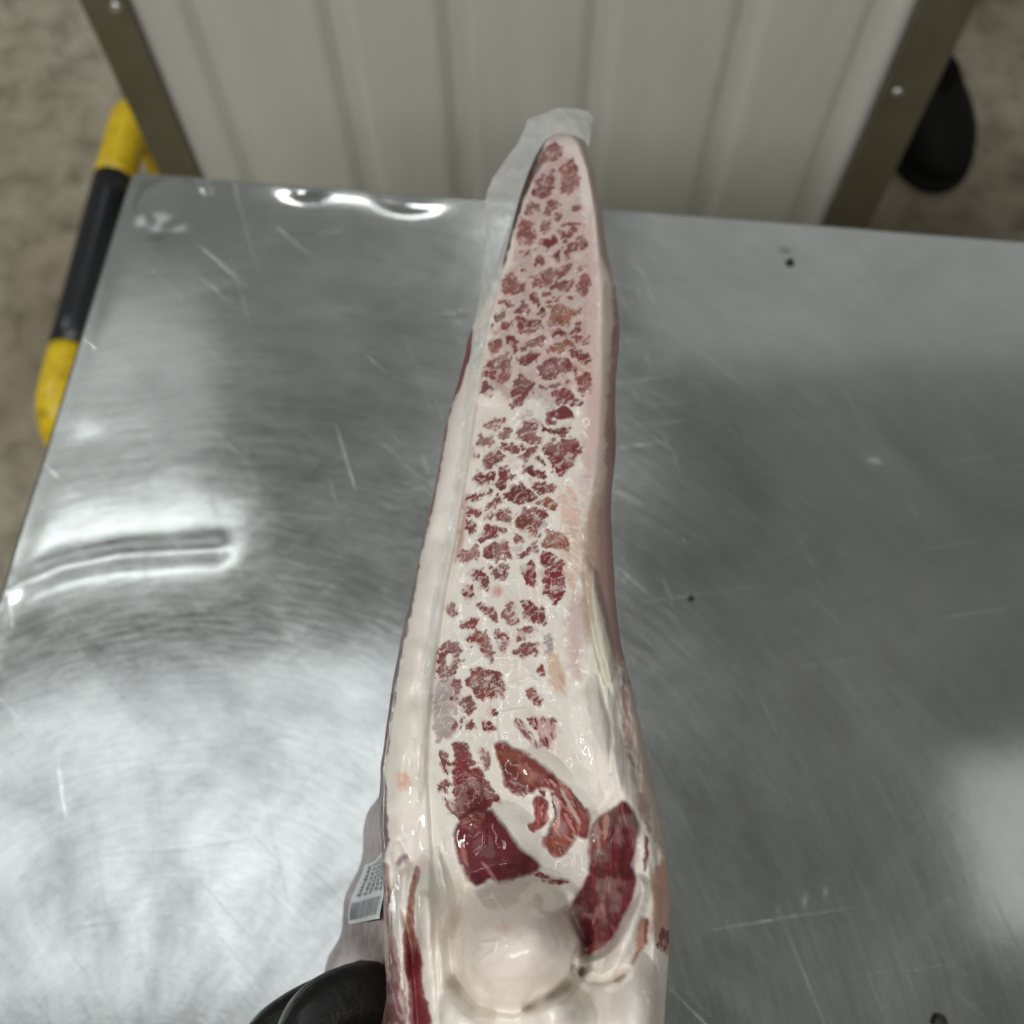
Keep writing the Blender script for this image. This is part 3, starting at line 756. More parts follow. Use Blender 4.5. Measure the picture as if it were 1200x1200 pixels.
paint(zE((920, 760), (970, 740), (1060, 900), (1000, 950), (930, 870)), (206, 158, 134), soft=6, warp=6, alpha=0.6, grain=(4.5, 50, 3.2, 0.5, 0.1), thread=(222, 196, 178))
paint(zE((120, 880), (180, 820), (270, 810), (280, 880), (250, 960), (255, 1080), (230, 1250), (110, 1250), (105, 1000)), (164, 142, 142), soft=5, warp=6, alpha=0.85, grain=(7, -30, 1.8, 0.3, 0.1), thread=(196, 184, 180))
isl(zE((250, 810), (290, 820), (275, 950), (240, 960)), 'mauve'); isl(zE((225, 1060), (270, 1150), (240, 1180)), 'mauve')
# the lean muscles at the thick end
gl = (5.6, 62, 1.8, 0.30, 0.10)
paint(zF((660, 20), (720, 0), (760, 90), (850, 200), (830, 235), (750, 140)), 'veil', soft=2.5, warp=2.5, pname='marbled_muscle', grain=(4, 60, 3, 0.3, 0.2))
paint(zF((790, 20), (850, -10), (970, 40), (960, 110), (930, 240), (880, 200), (830, 240), (850, 100)), 'crim', soft=3, warp=4, pname='marbled_muscle', grain=(5, 80, 3.5, 0.42, 0.25), thread=(204, 168, 164))
paint(zF((245, 200), (280, 185), (340, 200), (380, 300), (390, 330), (340, 370), (380, 370), (430, 370), (490, 470), (595, 622), (500, 590), (480, 670), (370, 720), (300, 740), (250, 600), (248, 430), (260, 330)), (116, 38, 38), soft=2, warp=3.5, grow=2.2, grain=(5.6, -20, 1.7, 0.20, -0.3), pname='lean_muscle', raised=0.0004, thread=(176, 118, 104))
paint(zF((250, 195), (280, 185), (340, 200), (365, 300), (300, 320), (255, 290)), 'red', soft=3, warp=2, alpha=0.85)
paint(zF((370, 380), (430, 375), (490, 470), (520, 530), (440, 480), (385, 430)), 'red', soft=3, warp=2, alpha=0.85)
for p in (zF((150, 240), (200, 240), (215, 390), (180, 400), (150, 320)), zF((160, 430), (210, 440), (200, 560), (165, 520)), zF((180, 580), (240, 570), (290, 710), (210, 660))):
    isl(p, 'brown', (5, 75, 1.8, 0.3, 0.1))
isl(zF((400, 235), (480, 225), (510, 290), (490, 380), (450, 360)), 'veil', (4.5, 60, 1.6, 0.35, 0.12))
flush_isl()
paint(zF((258, 860), (290, 740), (360, 690), (480, 650), (560, 730), (640, 850), (730, 960), (860, 1050), (830, 1080), (700, 1130), (600, 1160), (550, 1150), (490, 1130), (420, 1195), (350, 1130), (300, 1000)), 'deep', soft=4.2, warp=2.4, grow=3.2, pname='lean_muscle', raised=0.0010)
paint(zF((300, 720), (380, 690), (480, 660), (440, 760), (330, 800)), 'red', soft=5, warp=4, grain=(5.5, -15, 1.8, 0.2, 0.05), thread=(170, 104, 92), alpha=0.9)
paint(zF((290, 900), (320, 900), (350, 1030), (330, 1050)), (176, 120, 114), soft=2.5, warp=2, alpha=0.7)
paint(zF((440, 1020), (470, 1030), (560, 1150), (540, 1155)), (190, 130, 126), soft=1.6, warp=1, alpha=0.7)
paint(zF((540, 175), (640, 210), (780, 280), (930, 400), (960, 450), (900, 505), (830, 500), (790, 530), (740, 520), (720, 575), (620, 490), (605, 400), (560, 280)), (122, 50, 44), soft=4.0, warp=3.0, grow=2.8, pname='lean_muscle', raised=0.0006)
paint(zF((600, 210), (700, 250), (760, 290), (640, 330), (590, 280)), 'orange', soft=5, warp=3, alpha=0.6)
paint(zF((690, 340), (790, 355), (850, 420), (800, 470), (740, 460), (700, 410)), (160, 98, 78), soft=6, warp=6, alpha=0.7)
paint(zF((620, 460), (660, 450), (760, 510), (750, 570), (700, 560), (640, 510)), 'red', soft=2, warp=2, grain=(4.6, 30, 1.6, 0.3, 0.1))
paint(zF((800, 590), (830, 565), (910, 590), (915, 680), (900, 760), (840, 800), (785, 812), (758, 770), (810, 760), (822, 680)), (128, 44, 44), soft=2.6, warp=3, pname='lean_muscle', raised=0.0005, grain=(8, 88, 4, 0.10, 0.0), thread=(180, 96, 90))
paint(zF((890, 450), (960, 430), (1020, 480), (1100, 580), (1150, 650), (1195, 680), (1185, 820), (1165, 865), (1080, 800), (1090, 870), (1040, 930), (980, 990), (900, 920), (880, 880), (920, 830), (940, 720), (1000, 690), (1000, 590), (940, 540)), (116, 40, 38), soft=4.0, warp=3.0, grow=2.8, pname='lean_muscle', raised=0.0007, grain=(7, 62, 5, 0.12, 0.03), thread=(190, 120, 110))
paint(zF((900, 860), (960, 820), (1040, 850), (1030, 930), (980, 990), (900, 920)), (156, 80, 56), soft=5, warp=3, alpha=0.7)
paint(zF((1090, 640), (1195, 690), (1180, 820), (1110, 740)), (160, 88, 78), soft=5, warp=3, alpha=0.6, grain=(5, 50, 5, 0.2, 0.0))
for q in (zF((840, 480), (880, 470), (900, 560), (870, 580)), zF((905, 440), (930, 430), (1010, 520), (1100, 600), (1120, 640), (1060, 600)), zF((930, 500), (960, 520), (975, 640), (990, 780), (965, 700)), zF((1010, 470), (1040, 490), (1150, 600), (1190, 680), (1120, 600))):
    paint(q, (118, 36, 42), soft=2.0, warp=2.5, grow=0.6, grain=(4, 60, 5, 0.12, 0), thread=(196, 150, 142))
for q in (zF((945, 560), (965, 555), (1000, 620), (990, 780), (980, 780), (982, 640)), zF((1000, 500), (1015, 510), (1090, 640), (1140, 760), (1120, 750), (1060, 640)), zF((860, 500), (950, 520), (955, 530), (870, 525))):
    paint(q, (208, 178, 170), soft=1.6, warp=2, alpha=0.8)
paint(zF((815, 1095), (870, 1090), (960, 1120), (1065, 1140), (1050, 1185), (960, 1190), (860, 1160)), 'crim', soft=2.4, warp=3, pname='lean_muscle', grain=(5, 20, 1.8, 0.25, 0.1))
OVAL = zG((690, 440), (740, 385), (810, 470), (855, 600), (825, 750), (800, 900), (838, 1000), (805, 1140)) + zH((740, 330), (650, 530), (560, 615), (430, 662), (385, 655), (430, 560), (400, 500), (330, 390), (315, 310), (350, 240), (440, 110)) + zG((490, 900), (470, 780), (480, 640), (520, 550), (600, 490))
paint(OVAL, (102, 24, 32), soft=4.0, warp=1.6, grow=2.8, pname='lean_muscle', grain=(5, 80, 6, 0.05, 0.0), thread=(150, 70, 70))
paint(zG((500, 560), (600, 500), (640, 520), (620, 700), (540, 820), (490, 780)), (168, 76, 68), soft=6, warp=4, alpha=0.55, grain=(6, 84, 5, 0.2, 0))
paint(zG((580, 500), (630, 500), (600, 690), (585, 690)), (206, 158, 138), soft=2, warp=1.5, alpha=0.85)
paint(zG((670, 620), (720, 560), (725, 700), (680, 740)), (176, 130, 136), soft=4, warp=3, alpha=0.7)
paint(zG((790, 870), (840, 820), (850, 760), (860, 860), (810, 930)), (196, 172, 180), soft=4, warp=2, alpha=0.7)
paint(zG((900, 640), (935, 700), (920, 900), (888, 960), (905, 780)), (130, 84, 88), soft=2.5, warp=2)
paint(zH((890, 350), (950, 400), (925, 560), (830, 720), (800, 745), (845, 600), (830, 500)), (168, 116, 92), soft=4, warp=3, alpha=0.9)
paint(zH((905, 370), (930, 390), (915, 560), (900, 590)), (110, 62, 50), soft=2.4, warp=1.5, alpha=0.8)
paint(zH((1000, 500), (1080, 430), (1110, 560), (1050, 650), (1000, 620)), 'crim', soft=4, warp=4, grain=(6, 80, 2, 0.3, 0.15))
paint(zH((660, 860), (740, 800), (750, 830), (690, 880)), (150, 92, 72), soft=3, warp=2, alpha=0.8)
paint(zH((385, 760), (430, 760), (440, 800), (400, 830)), (104, 62, 52), soft=3, warp=2, alpha=0.8)  # dark crevice between lump and oval muscle, painted into the colour
# reddish brown seam and streaky flank at the lower left
BAND = zI((268, 95), (318, 95), (296, 220), (265, 350), (268, 520), (305, 650), (332, 760), (322, 830), (335, 960), (385, 1120), (400, 1260), (240, 1260), (240, 1000), (205, 800), (190, 640), (212, 450))
paint(BAND, (140, 84, 70), soft=2.2, warp=1.8, pname='lean_muscle', grain=(5, 82, 6, 0.14, 0.0), thread=(186, 140, 118))
paint(zI((195, 640), (290, 630), (335, 770), (325, 960), (390, 1130), (400, 1260), (240, 1260), (240, 1000), (210, 800)), (116, 30, 44), soft=7, warp=3, alpha=0.92)
paint(zI((20, 60), (92, 60), (105, 200), (108, 480), (145, 660), (195, 860), (222, 1100), (232, 1300), (20, 1300), (20, 800), (20, 300)), (118, 76, 78), soft=2.4, warp=2, pname='flank_strip', grain=(6.5, 80, 7, 0.30, 0.25), thread=(176, 150, 146))
paint(zI((130, 60), (200, 5), (245, 15), (175, 95)), (140, 96, 108), soft=4, warp=3, alpha=0.8)
LUMP = [(545, 1050), (575, 1040), (620, 1027), (650, 1040), (672, 1072), (684, 1100), (682, 1130), (660, 1155), (630, 1172), (600, 1180), (560, 1175), (535, 1150), (530, 1100)]
paint(LUMP, (234, 220, 208), soft=12, warp=5, alpha=0.7, pname='fat_lump')
paint(zI((830, 520), (870, 480), (960, 520), (900, 570)), (228, 186, 172), soft=8, warp=3, alpha=0.6)
paint([(462, 905), (482, 905), (480, 928), (466, 926)], (222, 176, 150), soft=7, warp=3, alpha=0.8)
colr = np.clip(colr, 0.004, 0.92)

# ---- relief, metres towards the viewer
def dome(px, py, rx, ry, h, ang=0.0, pw=1.0):
    c, s = math.cos(ang), math.sin(ang)
    a = ((PX - px) * c + (PY - py) * s) / rx; b = (-(PX - px) * s + (PY - py) * c) / ry
    q = np.clip(1 - a * a - b * b, 0, None)
    return h * q ** pw
H = grain_h + 0.0007 * vnoise(PX, PY, 42, 61, 3) * sstep(160, 240, PY)
H += dome(606, 1108, 100, 100, 0.0215, 0, 1.5) + dome(640, 1092, 46, 54, 0.0020, 0, 2)
H += 0.0060 * (1 - sstep(-28, 4, poly_sd(OVAL, PX, PY)))                      # oval muscle bulges
H += dome(655, 1200, 46, 50, 0.0110, 0.2, 1.2) + dome(745, 1190, 32, 76, 0.0095, 0.06, 1.2) + dome(705, 1195, 22, 56, 0.003, 0, 1.2)
H += dome(512, 1100, 28, 110, 0.0058, -0.06, 1.3) + dome(470, 1090, 17, 100, 0.0048, 0.07, 1.2) + dome(497, 1075, 20, 74, 0.0050, -0.02, 1.3) + dome(545, 1192, 36, 42, 0.0080, 0, 1.2)
H += dome(478, 850, 30, 180, 0.0034, 0.10, 1.2) + dome(512, 620, 19, 230, 0.0022, 0.19, 1.2)
H += dome(712, 870, 18, 74, 0.0028, -0.12, 1.2) + dome(733, 920, 13, 74, 0.0024, -0.2, 1.2) + dome(705, 735, 10, 84, 0.0026, -0.22, 1.1) + dome(742, 1100, 24, 70, 0.0036, 0.45, 1.2)
H += dome(573, 460, 26, 17, 0.0014, 0.2, 1.2)
cre = line_d(zH((300, 300), (430, 540), (360, 680), (350, 800)), PX, PY); H -= 0.0030 * np.exp(-(cre / 3.5) ** 2)
cre = line_d(zH((380, 780), (480, 880), (560, 885), (680, 850), (760, 770)), PX, PY); H -= 0.0014 * np.exp(-(cre / 3.0) ** 2)
cre = line_d([(455, 1000), (470, 1060), (483, 1110), (490, 1200)], PX, PY); H -= 0.0012 * np.exp(-(cre / 4) ** 2)
def plate(pts, h, e0=-7.0, e1=1.5):
    global H
    P = np.array(pts, float)
    for _ in range(3):
        nx = np.roll(P, -1, 0); P = np.stack([0.75 * P + 0.25 * nx, 0.25 * P + 0.75 * nx], 1).reshape(-1, 2)
    ya, yb = np.searchsorted(Yr, [P[:, 1].min() - 8, P[:, 1].max() + 8]); xs, ys = PX[ya:yb], PY[ya:yb]
    H[ya:yb] += h * (1 - sstep(e0, e1, poly_sd(P, xs + 1.5 * vnoise(xs, ys, 14, 8, 2), ys)))
plate([(664, 815), (690, 800), (709, 826), (718, 870), (714, 910), (700, 938), (690, 905), (668, 862)], 0.0016, -20, 2)
plate([(706, 884), (722, 868), (734, 900), (738, 940), (724, 962), (708, 934)], 0.0014, -13, 2)
plate([(692, 664), (700, 668), (716, 735), (726, 792), (712, 806), (697, 760), (690, 700)], 0.0020, -6)
plate(zH((830, 0), (990, 90), (910, 340), (770, 760), (640, 868), (500, 878), (370, 800), (395, 670), (560, 640), (700, 480), (830, 180)), 0.0026, -11)
plate(LUMP, 0.0050, -34, 4)
ya, yb = np.searchsorted(Yr, [980, 1240]); lsd = poly_sd(LUMP, PX[ya:yb], PY[ya:yb])
H[ya:yb] -= 0.0042 * np.exp(-((lsd - 5) / 7.5) ** 2) * (0.25 + 0.75 * sstep(1035, 1085, PY[ya:yb]))
H += dome(585, 985, 52, 48, 0.0030, 0.5, 1.2) + dome(640, 905, 40, 22, 0.0016, 0.7, 1.2) + dome(672, 960, 30, 44, 0.0018, -0.4, 1.2)
for cl, dp, sg in (([(664, 1056), (684, 1098), (683, 1130), (660, 1158), (622, 1178)], 0.0016, 6.0), ([(674, 1076), (687, 1104), (685, 1136)], 0.0030, 4.5), ([(662, 1158), (618, 1182)], 0.0024, 5.0), ([(470, 985), (480, 1010)], 0.0012, 5.0), ([(716, 930), (700, 950)], 0.0012, 5.0), ([(546, 1040), (528, 1090), (532, 1150), (552, 1180)], 0.0030, 9.0), ([(700, 790), (716, 850), (716, 905)], 0.0008, 3.0)):
    H = H - dp * np.exp(-(line_d(cl, PX, PY) / sg) ** 2)
plate([(630, 1160), (668, 1150), (688, 1180), (690, 1230), (640, 1250), (622, 1200)], 0.0022, -9)
plate(zI((275, 250), (430, 260), (440, 560), (400, 680), (340, 700), (290, 560)), 0.0014, -9)
plate(zI((110, 180), (210, 90), (250, 110), (210, 420), (190, 620), (165, 660), (120, 500)), 0.0014, -8)
# taut film wrinkles
zL = Z(430, 700, 4)
wr = [zE((400, 1200), (430, 1140), (490, 1070), (495, 1100), (440, 1190)), zE((540, 1060), (555, 1200)) + zF((570, 180), (540, 230), (590, 240)), zE((545, 1065), (640, 1040), (690, 1030), (740, 1020)),
      zE((655, 850), (720, 825), (800, 800)), zE((690, 862), (760, 848), (828, 822)), zF((430, 450), (460, 600), (475, 750), (465, 900), (400, 960)), zF((345, 540), (360, 620), (375, 680)),
      zF((170, 870), (185, 940)), zF((140, 930), (160, 1050), (190, 1180)), zL((220, 670), (200, 820)), zL((250, 700), (240, 840)), zL((165, 880), (165, 915)), zL((243, 925), (243, 945)), zL((300, 300), (258, 355)),
      zI((450, 30), (480, 150), (505, 280), (505, 400)), zI((740, 630), (850, 620), (830, 690), (740, 750)), zI((800, 790), (870, 770), (930, 700)), zI((890, 490), (910, 590)), zI((720, 840), (830, 900)),
      zI((590, 590), (620, 570)), zI((590, 780), (605, 740)), zI((600, 280), (600, 400)), zI((850, 320), (905, 400)), zI((540, 1010), (545, 1040)), zH((920, 880), (905, 940)), zH((935, 990), (942, 1020)),
      zD((240, 180), (275, 85)), zD((300, 110), (312, 140)), zA((690, 570), (735, 540)), zA((840, 620), (870, 580)), zD((980, 480), (1060, 480), (1040, 560))]
for w in wr:
    ya, yb = np.searchsorted(Yr, [min(q[1] for q in w) - 8, max(q[1] for q in w) + 8])
    xs, ys = PX[ya:yb], PY[ya:yb]
    dd = line_d(w, xs + 0.8 * vnoise(xs, ys, 8, 5), ys + 0.8 * vnoise(xs, ys, 8, 6))
    H[ya:yb] += 0.00026 * np.exp(-(dd / 2.1) ** 2)
# bevels of the flanks
tl = np.clip((RG - PX) / np.maximum(RG - L_, 1), 0, 1); tr = np.clip((PX - FC) / np.maximum(R_ - FC, 1), 0, 1)
eL = np.clip((PX - L_) / 9.0, 0, 1); eR = np.clip((R_ - PX) / 9.0, 0, 1)
drop = 0.009 * tl ** 1.4 + 0.010 * tr ** 1.6 + 0.006 * (1 - np.sqrt(1 - (1 - eL) ** 2)) + 0.009 * (1 - np.sqrt(1 - (1 - eR) ** 2))
drop += 0.012 * np.clip((172 - PY) / 20, 0, 1) ** 2
drop += 0.0010 * np.exp(-((PX - RG - 5) / 3.0) ** 2) * sstep(380, 460, PY)     # slack gutter beside the film fold
H += 0.0017 * vnoise(PX, PY * 0.7, 26, 71, 2) * np.clip(tl * 3, 0, 1) * sstep(420, 520, PY) + 0.0019 * vnoise(PX * 1.7, PY * 0.45, 20, 73, 3) * np.clip(tr * 2.5, 0, 1) * sstep(700, 800, PY)
DEP = d0(PY) + drop - H
VM = unproj(PX, PY, DEP)
#MEAT_END
# vertex normals of the whole grid
du = np.gradient(VM, axis=1); dv = np.gradient(VM, axis=0)
NM = np.cross(dv, du); NM /= np.linalg.norm(NM, axis=2)[..., None] + 1e-12
if (NM[600, 200] @ (CAM - VM[600, 200])) < 0: NM = -NM

mb = NT('packed_beef')
at = mb.n('ShaderNodeVertexColor', layer_name='tint')
oc = mb.coord('Object')
nf = mb.noise(900, 3, 0.6, oc); nc_ = mb.ramp(nf, 0, [(0.3, (0.97,) * 3), (0.7, (1.02,) * 3)])
mxb = mb.n('ShaderNodeMixRGB', blend_type='MULTIPLY'); mxb.inputs[0].default_value = 1.0
mb.l(at, 0, mxb, 1); mb.l(nc_, 0, mxb, 2); mb.l(mxb, 0, mb.p, 'Base Color')
nw = mb.noise(48, 2, 0.6, oc, 0.8); nw2 = mb.noise(420, 3, 0.5, oc, 0.5)
bw = mb.bump(nw, 0, 0.0016, 0.42); bw2 = mb.bump(nw2, 0, 0.0003, 0.12, bw)
mb.l(bw2, 0, mb.p, 'Coat Normal')
bb = mb.bump(nf, 0, 0.0004, 0.3); mb.l(bb, 0, mb.p, 'Normal')
mb.l(at, 'Alpha', mb.p, 'Coat Weight')
mb.set(Roughness=0.5, Coat_Roughness=0.035, Coat_IOR=1.45, Specular_IOR_Level=0.25)

pc = unproj(600, 700, 0.33)
beef = empty('packed_beef', (0.0, 0.15, ZT), 'vacuum packed marbled beef slab standing on edge, cut face up, held by the glove', 'meat')
flat = lambda a: a.reshape(-1, a.shape[-1])
Vf, Nf, Cf = flat(VM), flat(NM), flat(colr)
gi = np.arange(NR * NC).reshape(NR, NC)
Qm = np.stack([gi[:-1, :-1], gi[1:, :-1], gi[1:, 1:], gi[:-1, 1:]], -1).reshape(-1, 4)
qp = part.ravel()[Qm[:, 0]]
coat_w = (0.15 + 0.85 * np.clip((PX - L_ - 3) / 9, 0, 1) * np.clip((R_ - PX - 3) / 9, 0, 1)).ravel()
# very small leftovers join the fat layer
cnt = np.bincount(qp, minlength=len(part_names))
for k, nm in enumerate(part_names):
    if k and cnt[k] < 40: qp[qp == k] = 0
for k, nm in enumerate(part_names):
    sel = Qm[qp == k]
    if len(sel) == 0: continue
    used, inv = np.unique(sel, return_inverse=True)
    np_mesh(nm, Vf[used], inv.reshape(-1, 4), mb.m, beef, np.c_[Cf[used], coat_w[used]], Nf[used])

# ---- flanks down to the table
def wall(side, i, k):
    """row i, level k 0..1 from the cut edge to the table"""
    p = VM[i, 0] if side == 'L' else VM[i, -1]
    z0 = p[2]; zb = ZT + 0.0025
    z = z0 + (zb - z0) * k
    y = Yr[i]
    if side == 'L':
        amp = np.interp(y, [150, 500, 800, 852, 942, 1060, 1120, 1340], [0.0, 0.002, 0.010, 0.0175, 0.025, 0.035, 0.041, 0.046])
        off = -amp * np.interp(k, [0, 0.12, 0.3, 0.5, 0.62, 0.8, 1.0], [0, 0.06, 0.42, 0.93, 1.0, 0.8, 0.1])
        off += 0.004 * math.sin(math.pi * k) * (y < 800)
        off += 0.0016 * math.sin(y * 0.05 + 7 * k) * min(1, k * 4)
    else:
        off = 0.006 * math.sin(math.pi * min(1, k * 1.0)) - 0.012 * k ** 2 + 0.0016 * math.sin(y * 0.04 + 9 * k) * min(1, k * 4)
    yy = p[1] + (0.02 * k * (1 - k) if y > 1250 else 0)
    return np.array([p[0] + off, yy, z])
rows = list(range(0, NR, 10)) + [NR - 1]
KL = 26
ks = np.linspace(0, 1, KL)
VB = []
for i in rows:
    VB += [wall('L', i, k) for k in ks] + [wall('R', i, k) for k in ks[::-1]]
nb = 2 * KL; FB = []
for r in range(len(rows) - 1):
    for k in range(nb - 1):
        FB.append((r * nb + k, (r + 1) * nb + k, (r + 1) * nb + k + 1, r * nb + k + 1))
FB.append(tuple(range(nb))); FB.append(tuple(((len(rows) - 1) * nb + k) for k in range(nb))[::-1])
mk = NT('beef_flank'); oc = mk.coord('Object', (70, 28, 10), (0.35, 0, 0))
n1 = mk.noise(1.0, 5, 0.6, oc, 0.8); n2 = mk.noise(30, 4, 0.6, mk.coord('Object'))
rk = mk.ramp(n1, 0, [(0.30, lin(72, 36, 38)), (0.43, lin(104, 66, 62)), (0.50, lin(150, 118, 108)), (0.58, lin(100, 62, 60)), (0.72, lin(166, 140, 128))])
mk.l(rk, 0, mk.p, 'Base Color'); mk.l(mk.bump(n2, 0, 0.003, 0.4), 0, mk.p, 'Coat Normal'); mk.l(mk.bump(n1, 0, 0.002, 0.3), 0, mk.p, 'Normal')
mk.set(Roughness=0.5, Coat_Weight=0.35, Coat_Roughness=0.18)
mesh_obj('flank', VB, FB, mk.m, beef)

# ---- printed label on the left flank
mlb = NT('label_paper'); mlb.p.inputs['Base Color'].default_value = (0.72, 0.75, 0.78, 1); mlb.set(Roughness=0.4)
mink = NT('label_ink'); mink.p.inputs['Base Color'].default_value = (0.10, 0.11, 0.13, 1); mink.set(Roughness=0.5)
i_a, i_b = np.searchsorted(Yr, [985, 1072]); k_a, k_b = 0.14, 0.40
def lab(s, t, lift):                                  # s along the slab 0..1, t down the flank 0..1
    fi = i_a + s * (i_b - i_a); i0 = int(fi); f = fi - i0; k = k_a + t * (k_b - k_a)
    g = lambda ii, kk: wall('L', ii, kk)
    p = g(i0, k) * (1 - f) + g(min(i0 + 1, NR - 1), k) * f
    a = g(min(i0 + 20, NR - 1), k) - g(i0 - 20, k); b = g(i0, k + 0.02) - g(i0, k - 0.02)
    n = np.cross(a, b); n /= np.linalg.norm(n)
    if n[0] > 0: n = -n
    return p + n * lift
def lab_patch(name, s0, s1, t0, t1, lift, mat, parent, ns=3, nt=3):
    Vs = [lab(s, t, lift) for s in np.linspace(s0, s1, ns) for t in np.linspace(t0, t1, nt)]
    Fs = [(i * nt + j, i * nt + j + 1, (i + 1) * nt + j + 1, (i + 1) * nt + j) for i in range(ns - 1) for j in range(nt - 1)]
    return mesh_obj(name, Vs, Fs, mat, parent)
lb = lab_patch('label', 0, 1, 0, 1, 0.0012, mlb.m, beef, 14, 14)
rl = random.Random(3)
for j in range(5):                                   # print too blurred to read in the photograph: rows of short dashes
    t = 0.10 + 0.16 * j; s = 0.06
    while s < 0.56:
        w = rl.uniform(0.02, 0.07)
        lab_patch('print_mark', s, min(s + w, 0.58), t, t + 0.07, 0.0016, mink.m, lb, 2, 2); s += w + rl.uniform(0.012, 0.03)
t = 0.08
while t < 0.92:
    w = rl.choice((0.012, 0.012, 0.022, 0.034)); lab_patch('barcode_bar', 0.66, 0.94, t, t + w, 0.0016, mink.m, lb, 3, 2); t += w + rl.choice((0.012, 0.02, 0.028))

# ---- loose film: the seal flap at the thin end and the fold along the left edge
mfm = NT('clear_film')
t_ = mfm.t; outp = t_.nodes['Material Output']
tr_ = mfm.n('ShaderNodeBsdfTransparent'); tr_.inputs[0].default_value = (0.93, 0.95, 0.94, 1)
df = mfm.n('ShaderNodeBsdfDiffuse'); df.inputs[0].default_value = (0.95, 0.96, 0.94, 1)
tl_ = mfm.n('ShaderNodeBsdfTranslucent'); tl_.inputs[0].default_value = (0.95, 0.96, 0.94, 1)
gl_ = mfm.n('ShaderNodeBsdfGlossy'); gl_.inputs[0].default_value = (1, 1, 1, 1); gl_.inputs['Roughness'].default_value = 0.12
fz = mfm.noise(70, 4, 0.6, mfm.coord('Object'), 0.6); fr = mfm.ramp(fz, 0, [(0.3, (0.62,) * 3), (0.7, (0.90,) * 3)])
bf = mfm.bump(fz, 0, 0.002, 0.5)
for nd in (df, gl_, tl_): mfm.l(bf, 0, nd, 'Normal')
m1 = mfm.n('ShaderNodeMixShader'); m1.inputs[0].default_value = 0.4; mfm.l(df, 0, m1, 1); mfm.l(tl_, 0, m1, 2)
m2 = mfm.n('ShaderNodeMixShader'); mfm.l(fr, 0, m2, 0); mfm.l(tr_, 0, m2, 1); mfm.l(m1, 0, m2, 2)
fre = mfm.n('ShaderNodeValue'); fre.outputs[0].default_value = 0.11
m3 = mfm.n('ShaderNodeMixShader'); mfm.l(fre, 0, m3, 0); mfm.l(m2, 0, m3, 1); mfm.l(gl_, 0, m3, 2)
mfm.l(m3, 0, outp, 'Surface')

thin = NT('thin_film'); thin.m.node_tree.nodes.remove(thin.p)
a1 = thin.n('ShaderNodeBsdfTransparent'); a2 = thin.n('ShaderNodeBsdfDiffuse'); a2.inputs[0].default_value = (0.78, 0.86, 0.86, 1)
a3 = thin.n('ShaderNodeBsdfGlossy'); a3.inputs['Roughness'].default_value = 0.06; a4 = thin.n('ShaderNodeMixShader'); a5 = thin.n('ShaderNodeMixShader')
zn = thin.noise(60, 4, 0.6, thin.coord('Object'), 0.6); zr = thin.ramp(zn, 0, [(0.35, (0.03,) * 3), (0.75, (0.38,) * 3)])
thin.l(zr, 0, a4, 0); thin.l(a1, 0, a4, 1); thin.l(a2, 0, a4, 2)
zf = thin.n('ShaderNodeValue'); zf.outputs[0].default_value = 0.08; thin.l(zf, 0, a5, 0); thin.l(a4, 0, a5, 1); thin.l(a3, 0, a5, 2)
thin.l(thin.bump(zn, 0, 0.001, 0.4), 0, a3, 'Normal'); thin.t.links.new(a5.outputs[0], thin.t.nodes['Material Output'].inputs[0])
def meat_depth(px, py):
    i = int(np.clip(np.searchsorted(Yr, py), 0, NR - 1)); j = int(np.clip(np.searchsorted(PX[i], px), 0, NC - 1))
    return DEP[i, j]
def film(name, outer, inner, dout, din, n=70, m_=12, wav=0.0012, seed=1, mat=None):
    """sheet between two pixel polylines with their own depths"""
    def res(pl, k):
        P = np.array(pl, float); s = np.r_[0, np.cumsum(np.hypot(*np.diff(P, axis=0).T))]
        q = np.linspace(0, s[-1], k); return np.stack([np.interp(q, s, P[:, 0]), np.interp(q, s, P[:, 1])], 1)
    a = res(outer, n); b = res(inner, n); Vs = []
    for i in range(n):
        for j in range(m_):
            f = j / (m_ - 1); p = a[i] * (1 - f) + b[i] * f
            dd = dout(a[i]) * (1 - f) + din(b[i]) * f
            dd += wav * (math.sin(i * 0.33 + 3 * f + seed) + 0.6 * math.sin(i * 0.83 - 6 * f)) * math.sin(math.pi * f) + 0.0006 * math.sin(i * 1.3 + 7 * f)
            Vs.append(unproj(p[0] + 0.9 * math.sin(i * 0.37 + seed) * (1 - f), p[1], dd))
    Fs = [(i * m_ + j, i * m_ + j + 1, (i + 1) * m_ + j + 1, (i + 1) * m_ + j) for i in range(n - 1) for j in range(m_ - 1)]
    o = mesh_obj(name, Vs, Fs, mat or mfm.m, beef)
    return o
flap_out = [(694, 138), (688, 130), (672, 127), (655, 126), (638, 133), (617, 140), (614, 152), (608, 168), (590, 190), (577, 208), (571, 226), (569, 252), (569, 290), (562, 345), (553, 400), (548, 432)]
flap_in = [(690, 172), (684, 164), (672, 158), (656, 155), (647, 158), (640, 163), (634, 172), (627, 184), (618, 205), (611, 225), (604, 250), (597, 278), (589, 310), (580, 350), (568, 392), (560, 432)]
film('seal_flap', flap_out, flap_in, lambda p: min(d0(p[1]) + 0.010, meat_depth(p[0], p[1]) - 0.0010 if p[1] > 330 else 9), lambda p: min(d0(p[1]) - 0.0012, meat_depth(p[0], p[1]) - 0.0012), 90, 12)
fold_out = [(554, 400), (549, 432), (543, 480), (538, 530), (528, 590), (517, 650), (506, 710), (499, 770), (494, 830), (495, 885), (499, 930)]
fold_in = [(567, 400), (561, 432), (553, 480), (547, 530), (538, 590), (527, 650), (516, 710), (508, 770), (502, 830), (499, 885), (500, 930)]
